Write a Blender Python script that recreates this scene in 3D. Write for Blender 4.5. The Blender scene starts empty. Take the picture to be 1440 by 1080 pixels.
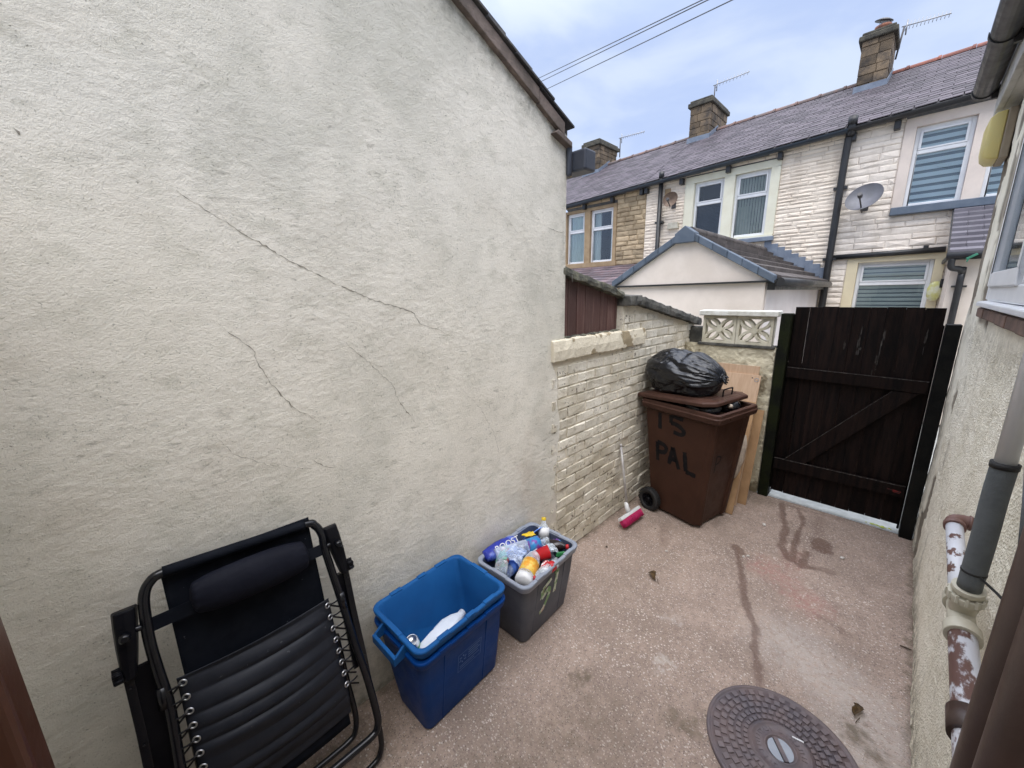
import bpy, bmesh, math, random
import numpy as np
from mathutils import Vector, Matrix
random.seed(11)
RS = np.random.RandomState(5)
scene = bpy.context.scene
COL = scene.collection
PI = math.pi
rad = math.radians
V = Vector

# ------------------------------------------------------------------ mesh builder
def wm(o):
    m = o.matrix_basis.copy()
    while o.parent is not None:
        o = o.parent; m = o.matrix_basis @ m
    return m
class B:
    def __init__(s):
        s.v, s.f, s.m, s.r, s.s = [], [], [], [], []
    def add(s, vs, fs, m=0, r=None, smooth=False):
        o = len(s.v)
        s.v += [tuple(p) for p in vs]
        r = random.random() if r is None else r
        for f in fs:
            s.f.append([i + o for i in f]); s.m.append(m); s.r.append(r); s.s.append(smooth)
    def box(s, x0, x1, y0, y1, z0, z1, m=0, r=None):
        vs = [(x, y, z) for z in (z0, z1) for y in (y0, y1) for x in (x0, x1)]
        s.add(vs, [(0, 2, 3, 1), (4, 5, 7, 6), (0, 1, 5, 4), (2, 6, 7, 3), (0, 4, 6, 2), (1, 3, 7, 5)], m, r)
    def obox(s, c, a, b, d, m=0, r=None):
        """box round c with half-extent vectors a, b, d"""
        c, a, b, d = V(c), V(a), V(b), V(d)
        vs = [c + a * i + b * j + d * k for k in (-1, 1) for j in (-1, 1) for i in (-1, 1)]
        s.add(vs, [(0, 2, 3, 1), (4, 5, 7, 6), (0, 1, 5, 4), (2, 6, 7, 3), (0, 4, 6, 2), (1, 3, 7, 5)], m, r)
    def bar(s, p, q, w, h, up=(0, 0, 1), m=0, r=None):
        p, q = V(p), V(q); d = (q - p); L = d.length; d.normalize()
        u = V(up); x = d.cross(u)
        if x.length < 1e-4: x = d.cross(V((1, 0, 0)))
        x.normalize(); u = x.cross(d)
        s.obox((p + q) / 2, d * (L / 2), x * (w / 2), u * (h / 2), m, r)
    def tube(s, pts, rr, n=10, closed=False, m=0, r=None, caps=True):
        pts = [V(p) for p in pts]; N = len(pts)
        rr = [rr] * N if not hasattr(rr, '__len__') else rr
        vs, fs = [], []
        up = None
        for i, p in enumerate(pts):
            a = pts[(i - 1) % N] if (closed or i > 0) else p
            b = pts[(i + 1) % N] if (closed or i < N - 1) else p
            t = (b - a).normalized()
            if up is None:
                up = t.orthogonal().normalized()
            up = (up - t * up.dot(t)).normalized()
            w = t.cross(up)
            for k in range(n):
                an = 2 * PI * k / n
                vs.append(p + (up * math.cos(an) + w * math.sin(an)) * rr[i])
        M = N if closed else N - 1
        for i in range(M):
            j = (i + 1) % N
            for k in range(n):
                fs.append((i * n + k, i * n + (k + 1) % n, j * n + (k + 1) % n, j * n + k))
        s.add(vs, fs, m, r, True)
        if caps and not closed:
            s.add(vs[:n], [tuple(range(n - 1, -1, -1))], m, r); s.add(vs[-n:], [tuple(range(n))], m, r)
    def lathe(s, prof, o=(0, 0, 0), ax=(0, 0, 1), n=20, m=0, r=None, squash=1.0, ms=None, caps=True):
        o, ax = V(o), V(ax).normalized(); u = ax.orthogonal().normalized(); w = ax.cross(u)
        rings = []
        for (ra, h) in prof:
            rings.append([o + ax * h + (u * math.cos(2 * PI * k / n) + w * (squash * math.sin(2 * PI * k / n))) * ra for k in range(n)])
        r = random.random() if r is None else r
        for i in range(len(prof) - 1):
            s.add(rings[i] + rings[i + 1], [(k, (k + 1) % n, n + (k + 1) % n, n + k) for k in range(n)], (ms[i] if ms else m), r, True)
        if caps and prof[0][0] > 1e-4: s.add(rings[0], [tuple(range(n - 1, -1, -1))], (ms[0] if ms else m), r)
        if caps and prof[-1][0] > 1e-4: s.add(rings[-1], [tuple(range(n))], (ms[-1] if ms else m), r)
    def loft(s, rings, m=0, r=None, cap0=True, cap1=True, smooth=True):
        n = len(rings[0]); r = random.random() if r is None else r
        vs = [p for g in rings for p in g]
        fs = [(i * n + k, i * n + (k + 1) % n, (i + 1) * n + (k + 1) % n, (i + 1) * n + k) for i in range(len(rings) - 1) for k in range(n)]
        s.add(vs, fs, m, r, smooth)
        if cap0: s.add(rings[0], [tuple(range(n - 1, -1, -1))], m, r)
        if cap1: s.add(rings[-1], [tuple(range(n))], m, r)
    def prism(s, poly, a, b, axis=1, m=0, r=None):
        """poly: 2-D outline; extruded between a and b along axis (0:x -> poly is (y,z); 1:y -> (x,z); 2:z -> (x,y))"""
        def P(p, t):
            return ((t, p[0], p[1]), (p[0], t, p[1]), (p[0], p[1], t))[axis]
        n = len(poly)
        vs = [P(p, a) for p in poly] + [P(p, b) for p in poly]
        s.add(vs, [tuple(range(n))[::-1], tuple(range(n, 2 * n))] + [(k, (k + 1) % n, n + (k + 1) % n, n + k) for k in range(n)], m, r)
    def ribbon(s, pts, fn, w=0.01, m=0, r=None):
        """flat stroke along 2-D pts mapped by fn(u, v) -> 3-D"""
        vs = []
        N = len(pts)
        for i, p in enumerate(pts):
            a, b = pts[max(i - 1, 0)], pts[min(i + 1, N - 1)]
            dx, dy = b[0] - a[0], b[1] - a[1]; L = math.hypot(dx, dy) or 1
            ww = (w[i] if hasattr(w, '__len__') else w) / 2
            nx, ny = -dy / L * ww, dx / L * ww
            vs += [fn(p[0] + nx, p[1] + ny), fn(p[0] - nx, p[1] - ny)]
        s.add(vs, [(2 * i, 2 * i + 1, 2 * i + 3, 2 * i + 2) for i in range(N - 1)], m, r)
    def grid(s, P, m=0, smooth=True, wrap=False):
        """P: array (a, b, 3)"""
        a, b = P.shape[:2]
        vs = [tuple(map(float, p)) for p in P.reshape(-1, 3)]
        fs = []
        for i in range(a - 1):
            for j in range(b if wrap else b - 1):
                k = (j + 1) % b
                fs.append((i * b + j, i * b + k, (i + 1) * b + k, (i + 1) * b + j))
        s.add(vs, fs, m, None, smooth)
    def build(s, name, mats, parent=None, bevel=0, seg=2, fix=True, sub=0, local=False):
        me = bpy.data.meshes.new(name)
        me.from_pydata(s.v, [], s.f)
        mats = mats if isinstance(mats, (list, tuple)) else [mats]
        for mm in mats: me.materials.append(mm)
        me.polygons.foreach_set('material_index', s.m)
        me.polygons.foreach_set('use_smooth', s.s)
        at = me.attributes.new('rnd', 'FLOAT', 'FACE'); at.data.foreach_set('value', s.r)
        if fix:
            bm = bmesh.new(); bm.from_mesh(me)
            bmesh.ops.remove_doubles(bm, verts=bm.verts, dist=1e-5)
            bmesh.ops.recalc_face_normals(bm, faces=bm.faces)
            bm.to_mesh(me); bm.free()
        if parent is not None and not local: me.transform(wm(parent).inverted())
        me.update()
        o = bpy.data.objects.new(name, me); COL.objects.link(o)
        if parent is not None: o.parent = parent
        if bevel:
            md = o.modifiers.new('bevel', 'BEVEL'); md.width = bevel; md.segments = seg; md.limit_method = 'ANGLE'; md.angle_limit = rad(40)
            md.harden_normals = False
        if sub:
            md = o.modifiers.new('subsurf', 'SUBSURF'); md.levels = sub; md.render_levels = sub
        return o

def tag(o, label, cat, group=None, kind=None):
    if label: o['label'] = label
    if cat: o['category'] = cat
    if group: o['group'] = group
    if kind: o['kind'] = kind
    return o
def thing(name, label, cat, loc=(0, 0, 0), rz=0, group=None):
    o = bpy.data.objects.new(name, None); COL.objects.link(o)
    o.location = loc; o.rotation_euler = (0, 0, rz); o.empty_display_size = 0.1
    return tag(o, label, cat, group)

def catmull(pts, n=6, closed=False):
    pts = [V(p) for p in pts]; N = len(pts); out = []
    for i in range(N if closed else N - 1):
        g = lambda k: pts[k % N] if closed else pts[min(max(k, 0), N - 1)]
        p0, p1, p2, p3 = g(i - 1), g(i), g(i + 1), g(i + 2)
        for k in range(n):
            t = k / n
            out.append(0.5 * ((2 * p1) + (p2 - p0) * t + (2 * p0 - 5 * p1 + 4 * p2 - p3) * t * t + (3 * p1 - p0 - 3 * p2 + p3) * t ** 3))
    if not closed: out.append(pts[-1])
    return out
def rrect(hx, hy, r, z, n=5, c=(0, 0)):
    out = []
    for (sx, sy, a0) in ((1, 1, 0), (-1, 1, 90), (-1, -1, 180), (1, -1, 270)):
        for k in range(n + 1):
            a = rad(a0 + 90 * k / n)
            out.append((c[0] + sx * (hx - r) + r * math.cos(a), c[1] + sy * (hy - r) + r * math.sin(a), z))
    return out

# ------------------------------------------------------------------ value noise (numpy)
def vnoise(x, y, seed=0):
    xi = np.floor(x).astype(np.int64); yi = np.floor(y).astype(np.int64)
    fx = x - xi; fy = y - yi
    fx = fx * fx * (3 - 2 * fx); fy = fy * fy * (3 - 2 * fy)
    def h(a, b):
        n = (a * 374761393 + b * 668265263 + seed * 1442695041) & 0xffffffff
        n = ((n ^ (n >> 13)) * 1274126177) & 0xffffffff
        return ((n ^ (n >> 16)) & 0xffff) / 65535.0
    return (h(xi, yi) * (1 - fx) + h(xi + 1, yi) * fx) * (1 - fy) + (h(xi, yi + 1) * (1 - fx) + h(xi + 1, yi + 1) * fx) * fy
def fbm(x, y, octv=4, seed=0):
    a, t, s = 1.0, 0.0, 0.0
    for k in range(octv):
        t = t + a * vnoise(x * 2 ** k + 17.3 * k, y * 2 ** k + 5.1 * k, seed + k); s += a; a *= 0.5
    return t / s
def sstep(a, b, x):
    t = np.clip((x - a) / (b - a), 0, 1); return t * t * (3 - 2 * t)
def polydist(X, Y, pts):
    d = np.full(X.shape, 1e9)
    for (x0, y0), (x1, y1) in zip(pts[:-1], pts[1:]):
        dx, dy = x1 - x0, y1 - y0
        t = np.clip(((X - x0) * dx + (Y - y0) * dy) / (dx * dx + dy * dy + 1e-12), 0, 1)
        d = np.minimum(d, np.hypot(X - x0 - t * dx, Y - y0 - t * dy))
    return d
def np_grid(name, P, mats, attrs, parent=None, flip=False):
    a, b = P.shape[:2]
    me = bpy.data.meshes.new(name)
    idx = np.arange(a * b).reshape(a, b)
    q = np.stack([idx[:-1, :-1], idx[:-1, 1:], idx[1:, 1:], idx[1:, :-1]], -1).reshape(-1, 4)
    if flip: q = q[:, ::-1]
    nf = len(q)
    me.vertices.add(a * b); me.vertices.foreach_set('co', P.reshape(-1).astype(np.float32))
    me.loops.add(nf * 4); me.loops.foreach_set('vertex_index', q.reshape(-1).astype(np.int32))
    me.polygons.add(nf); me.polygons.foreach_set('loop_start', (np.arange(nf) * 4).astype(np.int32))
    me.update(calc_edges=True)
    me.polygons.foreach_set('use_smooth', np.ones(nf, bool))
    for k, v in attrs.items():
        at = me.attributes.new(k, 'FLOAT', 'POINT'); at.data.foreach_set('value', v.reshape(-1).astype(np.float32))
    for m in mats if isinstance(mats, (list, tuple)) else [mats]: me.materials.append(m)
    me.validate()
    if parent is not None: me.transform(wm(parent).inverted())
    o = bpy.data.objects.new(name, me); COL.objects.link(o)
    if parent is not None: o.parent = parent
    return o

# ------------------------------------------------------------------ materials
class NT:
    def __init__(s, name):
        s.mat = bpy.data.materials.new(name); s.mat.use_nodes = True
        s.t = s.mat.node_tree; s.n = s.t.nodes; s.l = s.t.links
        s.p = s.n['Principled BSDF']; s.out = s.n['Material Output']
        s.co = s.n.new('ShaderNodeTexCoord')
    def val(s, sock, v):
        if isinstance(v, bpy.types.NodeSocket): s.l.new(v, sock)
        elif isinstance(v, (tuple, list)) and len(v) == 3 and sock.type == 'RGBA': sock.default_value = (*v, 1)
        else: sock.default_value = v
    def noise(s, scale=5, det=4, rough=0.55, sc=(1, 1, 1), dist=0, col=False):
        mp = s.n.new('ShaderNodeMapping'); mp.inputs['Scale'].default_value = sc
        s.l.new(s.co.outputs['Object'], mp.inputs['Vector'])
        n = s.n.new('ShaderNodeTexNoise'); n.inputs['Scale'].default_value = scale; n.inputs['Detail'].default_value = det
        n.inputs['Roughness'].default_value = rough; n.inputs['Distortion'].default_value = dist
        s.l.new(mp.outputs[0], n.inputs['Vector'])
        return n.outputs['Color' if col else 'Fac']
    def voro(s, scale=50, feat='F1', out='Distance', sc=(1, 1, 1), rnd=1):
        mp = s.n.new('ShaderNodeMapping'); mp.inputs['Scale'].default_value = sc
        s.l.new(s.co.outputs['Object'], mp.inputs['Vector'])
        n = s.n.new('ShaderNodeTexVoronoi'); n.feature = feat; n.inputs['Scale'].default_value = scale; n.inputs['Randomness'].default_value = rnd
        s.l.new(mp.outputs[0], n.inputs['Vector'])
        return n.outputs[out]
    def attr(s, name):
        a = s.n.new('ShaderNodeAttribute'); a.attribute_name = name; return a.outputs['Fac']
    def ramp(s, v, a, b, c0=0.0, c1=1.0):
        m = s.n.new('ShaderNodeMapRange'); m.interpolation_type = 'SMOOTHSTEP'
        s.val(m.inputs['Value'], v)
        m.inputs['From Min'].default_value = a; m.inputs['From Max'].default_value = b
        m.inputs['To Min'].default_value = c0; m.inputs['To Max'].default_value = c1
        return m.outputs[0]
    def mix(s, f, a, b, mode='MIX'):
        m = s.n.new('ShaderNodeMix'); m.data_type = 'RGBA'; m.blend_type = mode
        s.val(m.inputs[0], f); s.val(m.inputs[6], a); s.val(m.inputs[7], b)
        return m.outputs[2]
    def math(s, op, a, b=0.0):
        m = s.n.new('ShaderNodeMath'); m.operation = op; s.val(m.inputs[0], a); s.val(m.inputs[1], b); return m.outputs[0]
    def scale_val(s, col, f):
        h = s.n.new('ShaderNodeHueSaturation'); s.val(h.inputs['Color'], col); s.val(h.inputs['Value'], f); return h.outputs[0]
    def bump(s, h, dist=0.004, strength=1.0, prev=None):
        b = s.n.new('ShaderNodeBump'); b.inputs['Distance'].default_value = dist; b.inputs['Strength'].default_value = strength
        s.val(b.inputs['Height'], h)
        if prev is not None: s.l.new(prev, b.inputs['Normal'])
        return b.outputs[0]
    def fin(s, col, rough=0.7, nor=None, metal=0.0, spec=0.5):
        s.val(s.p.inputs['Base Color'], col); s.val(s.p.inputs['Roughness'], rough)
        s.p.inputs['Metallic'].default_value = metal; s.p.inputs['Specular IOR Level'].default_value = spec
        if nor is not None: s.l.new(nor, s.p.inputs['Normal'])
        return s.mat

def M(name, c1, c2=None, sc=6, rough=0.6, bump=0.0, bsc=60, rnd=0.0, metal=0, spec=0.5, str_=(1, 1, 1), lo=0.35, hi=0.65, rvar=0.0):
    t = NT(name)
    c2 = c2 or tuple(x * 0.75 for x in c1)
    col = t.mix(t.ramp(t.noise(sc, 6, 0.6, str_), lo, hi), c1, c2)
    if rnd:
        col = t.scale_val(col, t.ramp(t.attr('rnd'), 0, 1, 1 - rnd, 1 + rnd))
    nor = t.bump(t.noise(bsc, 5, 0.65, str_), bump) if bump else None
    r = t.ramp(t.noise(sc * 3, 4, 0.6), 0.3, 0.7, rough - rvar, rough + rvar) if rvar else rough
    return t.fin(col, r, nor, metal, spec)

def render_mat():
    """old cream paint on coarse hand-floated render"""
    t = NT('painted_render')
    dirt_dark = t.attr('dirt_dark')
    big = t.noise(1.6, 5, 0.6)
    mid = t.noise(9, 6, 0.65, (1, 0.8, 1.3))
    fine = t.noise(70, 6, 0.75, (1, 0.7, 1.15))
    col = t.mix(t.ramp(big, 0.35, 0.7), (0.83, 0.785, 0.69), (0.75, 0.705, 0.61))
    col = t.mix(t.ramp(t.noise(1.1, 4, 0.65, (1, 1, .8)), 0.44, 0.66, 0, 0.75), col, (0.58, 0.56, 0.485))
    col = t.mix(t.ramp(mid, 0.46, 0.74, 0, 0.52), col, (0.52, 0.50, 0.415))
    col = t.mix(t.ramp(fine, 0.54, 0.74, 0, 0.7), col, (0.43, 0.41, 0.345))
    sp = t.noise(130, 4, 0.6)
    col = t.mix(t.math('MULTIPLY', t.ramp(sp, 0.60, 0.70, 0, 0.75), t.ramp(mid, 0.36, 0.6)), col, (0.22, 0.21, 0.17))
    pit = t.noise(30, 5, 0.7, (1, 0.42, 1.5), 0.6)
    col = t.mix(t.math('MULTIPLY', t.ramp(pit, 0.58, 0.68, 0, 0.6), t.ramp(t.noise(2.1, 4, 0.6), 0.38, 0.62)), col, (0.33, 0.31, 0.26))
    col = t.mix(t.math('MULTIPLY', t.ramp(t.noise(2.4, 5, 0.6), 0.45, 0.7, 0, 0.5), t.attr('warm')), col, (0.56, 0.45, 0.36))
    col = t.mix(t.math('MULTIPLY', dirt_dark, t.ramp(t.noise(18, 6, 0.7), 0.3, 0.65)), col, (0.23, 0.22, 0.175))
    h = t.math('ADD', t.math('MULTIPLY', t.noise(42, 6, 0.8, (1, 0.75, 1.15)), 0.7), t.math('MULTIPLY', t.noise(120, 5, 0.75), 0.7))
    nor = t.bump(h, 0.0044, 0.9)
    nor = t.bump(t.noise(240, 3, 0.6), 0.0008, 1.0, nor)
    return t.fin(col, 0.9, nor, 0, 0.2)

def brick_paint_mat():
    t = NT('peeling_brick_paint')
    n1 = t.noise(7, 6, 0.65); n2 = t.noise(45, 5, 0.7)
    col = t.mix(t.ramp(n1, 0.35, 0.7), (0.80, 0.75, 0.645), (0.68, 0.63, 0.525))
    col = t.scale_val(col, t.ramp(t.attr('rnd'), 0, 1, 0.93, 1.05))
    col = t.mix(t.ramp(n2, 0.54, 0.76, 0, 0.75), col, (0.40, 0.35, 0.26))
    col = t.mix(t.ramp(t.noise(2.6, 5, 0.65), 0.42, 0.66, 0, 0.7), col, (0.50, 0.44, 0.33))
    col = t.mix(t.ramp(t.noise(11, 6, 0.7), 0.54, 0.68, 0, 0.65), col, (0.40, 0.36, 0.28))
    chip = t.math('MULTIPLY', t.ramp(t.noise(34, 5, 0.65), 0.59, 0.64), t.ramp(t.noise(4, 3), 0.43, 0.6))
    col = t.mix(chip, col, (0.13, 0.105, 0.08))
    nor = t.bump(t.math('ADD', t.noise(30, 5, 0.6), t.math('MULTIPLY', n2, 0.6)), 0.008)
    return t.fin(col, 0.85, nor, 0, 0.25)

def mortar_mat():
    t = NT('painted_mortar')
    n = t.noise(26, 5, 0.7)
    col = t.mix(t.ramp(n, 0.60, 0.68), (0.70, 0.635, 0.51), (0.16, 0.135, 0.10))
    return t.fin(col, 0.95, t.bump(n, 0.006), 0, 0.2)

def ground_mat():
    t = NT('exposed_aggregate_concrete')
    n1 = t.noise(1.9, 6, 0.68); n2 = t.noise(30, 5, 0.7)
    col = t.mix(t.ramp(n1, 0.35, 0.68), (0.42, 0.32, 0.26), (0.27, 0.205, 0.165))
    col = t.mix(t.ramp(t.noise(5.5, 5, .65), 0.45, 0.7, 0, 0.55), col, (0.265, 0.20, 0.165))
    col = t.mix(t.ramp(n2, 0.42, 0.68, 0, 0.75), col, (0.255, 0.192, 0.162))
    grit = t.voro(135, 'F1', 'Color'); gritd = t.voro(135)
    gv = t.n.new('ShaderNodeSeparateColor'); t.l.new(grit, gv.inputs[0])
    col = t.mix(t.math('MULTIPLY', t.ramp(gv.outputs[0], 0.45, 0.85, 0, 0.9), t.ramp(gritd, 0.50, 0.2)), col, (0.62, 0.52, 0.455))
    col = t.mix(t.math('MULTIPLY', t.ramp(gv.outputs[1], 0.55, 0.85, 0, 0.9), t.ramp(gritd, 0.50, 0.2)), col, (0.13, 0.10, 0.086))
    chip = t.voro(62, 'F1', 'Color', (1, 1.35, 1)); chipd = t.voro(62, 'F1', 'Distance', (1, 1.35, 1))
    cv = t.n.new('ShaderNodeSeparateColor'); t.l.new(chip, cv.inputs[0])
    worn = t.ramp(t.noise(1.3, 4, 0.6), 0.36, 0.62, 0.35, 1.0)
    big = t.math('MULTIPLY', t.math('MULTIPLY', t.ramp(cv.outputs[2], 0.70, 0.95), t.ramp(chipd, 0.40, 0.18)), worn)
    col = t.mix(big, col, (0.70, 0.62, 0.56))
    col = t.mix(t.math('MULTIPLY', t.attr('pink'), t.ramp(n2, 0.3, 0.65)), col, (0.42, 0.20, 0.17))
    col = t.mix(t.math('MULTIPLY', t.attr('worn'), t.ramp(n2, 0.25, 0.6)), col, (0.50, 0.44, 0.395))
    dirt_dark = t.math('MULTIPLY', t.attr('dirt_dark'), t.ramp(t.noise(14, 5, 0.65), 0.25, 0.6))
    col = t.mix(dirt_dark, col, (0.12, 0.092, 0.06))
    wet = t.attr('wet')
    col = t.mix(t.math('MULTIPLY', wet, 0.66), col, (0.115, 0.062, 0.044))
    h = t.math('ADD', t.math('MULTIPLY', t.ramp(gritd, 0.5, 0.1), 0.45), t.math('ADD', t.math('MULTIPLY', t.ramp(chipd, 0.42, 0.2), 0.3), n2))
    nor = t.bump(h, 0.0055, 0.9)
    return t.fin(col, t.math('SUBTRACT', 0.82, t.math('MULTIPLY', wet, 0.35)), nor, 0, 0.35)

def roughcast_mat():
    t = NT('painted_roughcast')
    bare = t.attr('bare'); dirt_dark = t.attr('dirt_dark'); peb = t.attr('peb')
    n1 = t.noise(3, 5, 0.6); n2 = t.noise(110, 4, 0.7); n3 = t.noise(14, 6, 0.7, (1, 1, 0.22))
    col = t.mix(t.ramp(n1, 0.35, 0.7), (0.85, 0.80, 0.67), (0.76, 0.71, 0.575))
    col = t.mix(t.math('MULTIPLY', t.ramp(n2, 0.5, 0.72, 0, 0.6), peb), col, (0.52, 0.47, 0.35))
    col = t.mix(t.ramp(n3, 0.55, 0.75, 0, 0.6), col, (0.40, 0.36, 0.28))
    col = t.mix(t.math('MULTIPLY', dirt_dark, t.ramp(t.noise(22, 5, 0.7), 0.35, 0.6)), col, (0.16, 0.14, 0.10))
    stone = t.mix(t.ramp(t.noise(12, 6, 0.7), 0.3, 0.7), (0.25, 0.21, 0.16), (0.13, 0.11, 0.085))
    col = t.mix(bare, col, stone)
    h = t.math('ADD', t.math('MULTIPLY', t.voro(130), t.math('MULTIPLY', peb, 0.8)), t.math('MULTIPLY', t.noise(40, 6, 0.7), 0.7))
    h = t.math('SUBTRACT', h, t.math('MULTIPLY', bare, 0.5))
    return t.fin(col, 0.9, t.bump(h, 0.0052), 0, 0.2)

def glass_mat():
    t = NT('window_glass')
    g = t.n.new('ShaderNodeBsdfGlossy'); g.inputs['Roughness'].default_value = 0.02; g.inputs['Color'].default_value = (0.95, 0.97, 1, 1)
    tr = t.n.new('ShaderNodeBsdfTransparent'); tr.inputs['Color'].default_value = (0.93, 0.96, 0.96, 1)
    f = t.n.new('ShaderNodeFresnel'); f.inputs['IOR'].default_value = 1.6
    mx = t.n.new('ShaderNodeMixShader')
    t.l.new(t.math('MULTIPLY', f.outputs[0], 0.85), mx.inputs[0]); t.l.new(tr.outputs[0], mx.inputs[1]); t.l.new(g.outputs[0], mx.inputs[2])
    t.l.new(mx.outputs[0], t.out.inputs[0])
    return t.mat
def clear_mat(name, col=(0.9, 0.95, 1.0), solid=0.12):
    """thin clear bottle plastic: mostly see-through, shiny at grazing angles"""
    t = NT(name)
    t.p.inputs['Base Color'].default_value = (*col, 1); t.p.inputs['Roughness'].default_value = 0.12; t.p.inputs['Specular IOR Level'].default_value = 0.8
    tr = t.n.new('ShaderNodeBsdfTransparent'); tr.inputs['Color'].default_value = (*col, 1)
    f = t.n.new('ShaderNodeLayerWeight'); f.inputs['Blend'].default_value = 0.35
    mx = t.n.new('ShaderNodeMixShader')
    nn = t.noise(30, 3, 0.6)
    t.l.new(t.math('ADD', t.math('MULTIPLY', f.outputs['Facing'], 0.55), t.ramp(nn, 0.45, 0.7, solid, solid + 0.3)), mx.inputs[0])
    t.l.new(tr.outputs[0], mx.inputs[1]); t.l.new(t.p.outputs[0], mx.inputs[2]); t.l.new(mx.outputs[0], t.out.inputs[0])
    t.l.new(t.bump(nn, 0.006), t.p.inputs['Normal'])
    return t.mat

m_render = render_mat(); m_brick = brick_paint_mat(); m_mortar = mortar_mat(); m_ground = ground_mat(); m_rough = roughcast_mat(); m_glass = glass_mat()
m_crack = M('crack_line', (0.17, 0.15, 0.12), (0.48, 0.45, 0.38), 40, 0.95)  # dark colour of the crack lines themselves
m_slab = M('alley_concrete', (0.36, 0.36, 0.34), (0.28, 0.28, 0.26), 5, 0.9, 0.004, 50)
m_step = M('step_concrete', (0.44, 0.46, 0.45), (0.34, 0.36, 0.35), 14, 0.85, 0.003, 70)
m_algae = M('yellow_algae', (0.35, 0.42, 0.05), (0.30, 0.34, 0.12), 40, 0.9)
m_oldwood = M('weathered_board', (0.22, 0.17, 0.145), (0.12, 0.095, 0.08), 8, 0.85, 0.006, 40)
m_bluewood = M('grey_gutter_plastic', (0.035, 0.04, 0.055), (0.05, 0.055, 0.07), 8, 0.45)
m_slatedark = M('dark_slate', (0.055, 0.055, 0.062), (0.10, 0.095, 0.09), 10, 0.75, 0.003, 60, rnd=0.25)
m_plank = M('red_brown_paint', (0.088, 0.040, 0.033), (0.15, 0.088, 0.075), 5, 0.6, 0.004, 30, rnd=0.22, str_=(1, 8, 0.8), lo=0.45, hi=0.8)
m_coping = M('weathered_stone', (0.12, 0.115, 0.10), (0.04, 0.04, 0.037), 9, 0.95, 0.012, 45)
m_lichen = M('lichened_stone', (0.17, 0.165, 0.12), (0.06, 0.06, 0.05), 14, 0.95, 0.012, 50)
m_ledge = M('flaking_ledge_paint', (0.72, 0.65, 0.51), (0.33, 0.265, 0.165), 5, 0.9, 0.008, 40, lo=0.53, hi=0.57)
m_base = M('flaking_cream_paint', (0.62, 0.56, 0.41), (0.27, 0.225, 0.145), 5, 0.9, 0.014, 24, lo=0.54, hi=0.62)
m_screen = M('screen_block_paint', (0.62, 0.58, 0.46), (0.47, 0.43, 0.32), 9, 0.85, 0.003, 60)
m_screencap = M('cap_stone_paint', (0.72, 0.71, 0.66), (0.5, 0.48, 0.40), 8, 0.85, 0.003, 60)
m_gate = M('dark_stained_wood', (0.005, 0.0040, 0.0042), (0.0145, 0.0085, 0.0072), 5, 0.5, 0.003, 30, rnd=0.35, str_=(7, 1, 0.6), rvar=0.12, spec=0.10)
m_gatewear = M('worn_grey_wood', (0.10, 0.09, 0.08), (0.03, 0.025, 0.022), 18, 0.8, 0.002, 60, str_=(4, 1, 0.7), lo=0.42, hi=0.5)
m_post = M('black_post_paint', (0.006, 0.0065, 0.0065), (0.011, 0.011, 0.010), 6, 0.5, 0.003, 40, rvar=0.1, spec=0.10)
m_mossy = M('mossy_post_paint', (0.007, 0.0075, 0.006), (0.013, 0.016, 0.006), 5, 0.7, 0.004, 40, spec=0.10)
m_bin = M('brown_bin_plastic', (0.060, 0.029, 0.0195), (0.049, 0.024, 0.0165), 4, 0.42, 0.0006, 150, rvar=0.07, spec=0.10)
m_binlid = M('brown_lid_plastic', (0.070, 0.036, 0.027), (0.053, 0.028, 0.021), 9, 0.36, 0.0006, 150, rvar=0.1, spec=0.10)
m_spray = M('black_spray_paint', (0.008, 0.008, 0.010), (0.014, 0.012, 0.012), 20, 0.5, spec=0.10)
m_rubber = M('black_rubber', (0.012, 0.012, 0.013), (0.02, 0.02, 0.02), 20, 0.65)
m_blackpl = M('black_plastic', (0.005, 0.005, 0.007), (0.008, 0.008, 0.010), 10, 0.35, spec=0.10)
m_blacktube = M('black_coated_steel', (0.004, 0.0045, 0.007), (0.007, 0.0075, 0.010), 12, 0.25, spec=0.45)
m_fabric = M('dark_textile', (0.0035, 0.0055, 0.012), (0.005, 0.0075, 0.015), 30, 0.75, 0.0008, 500, spec=0.10)
m_sling = M('charcoal_textile', (0.009, 0.0125, 0.023), (0.012, 0.0155, 0.027), 30, 0.5, 0.0008, 500, spec=0.3)
m_pillow = M('black_pillow_cloth', (0.007, 0.0078, 0.0135), (0.0095, 0.0105, 0.017), 12, 0.65, 0.004, 22, spec=0.10)
def speck(name, c1, c2, rough, spec):
    t = NT(name)
    c = t.mix(t.ramp(t.noise(25, 4), .4, .6), c1, c2)
    c = t.mix(t.ramp(t.noise(48, 3, .6), .70, .74, 0, .5), c, (.10, .105, .115))
    c = t.mix(t.ramp(t.noise(3.5, 5, .65), .5, .75, 0, .35), c, (.035, .037, .042))
    return t.fin(c, rough, t.bump(t.noise(420, 2), .0006), 0, spec)
m_sling = speck('charcoal_textile', (0.0105, 0.0125, 0.019), (0.0135, 0.0155, 0.0225), .5, .3)
m_fabric = speck('dark_textile', (0.0042, 0.0055, 0.0095), (0.006, 0.0075, 0.012), .75, .1)
m_eyelet = M('eyelet_metal', (0.6, 0.6, 0.62), (0.5, 0.5, 0.5), 10, 0.3, metal=1)
m_blue = M('blue_box_plastic', (0.014, 0.098, 0.29), (0.012, 0.080, 0.245), 5, 0.42, 0.0005, 200, rvar=0.06, spec=0.10)
m_bluelow = M('deep_blue_plastic', (0.002, 0.046, 0.215), (0.002, 0.038, 0.18), 5, 0.42, 0.0005, 200, rvar=0.06, spec=0.10)  # lower tub's blue, darker and deeper than the upper one
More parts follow.
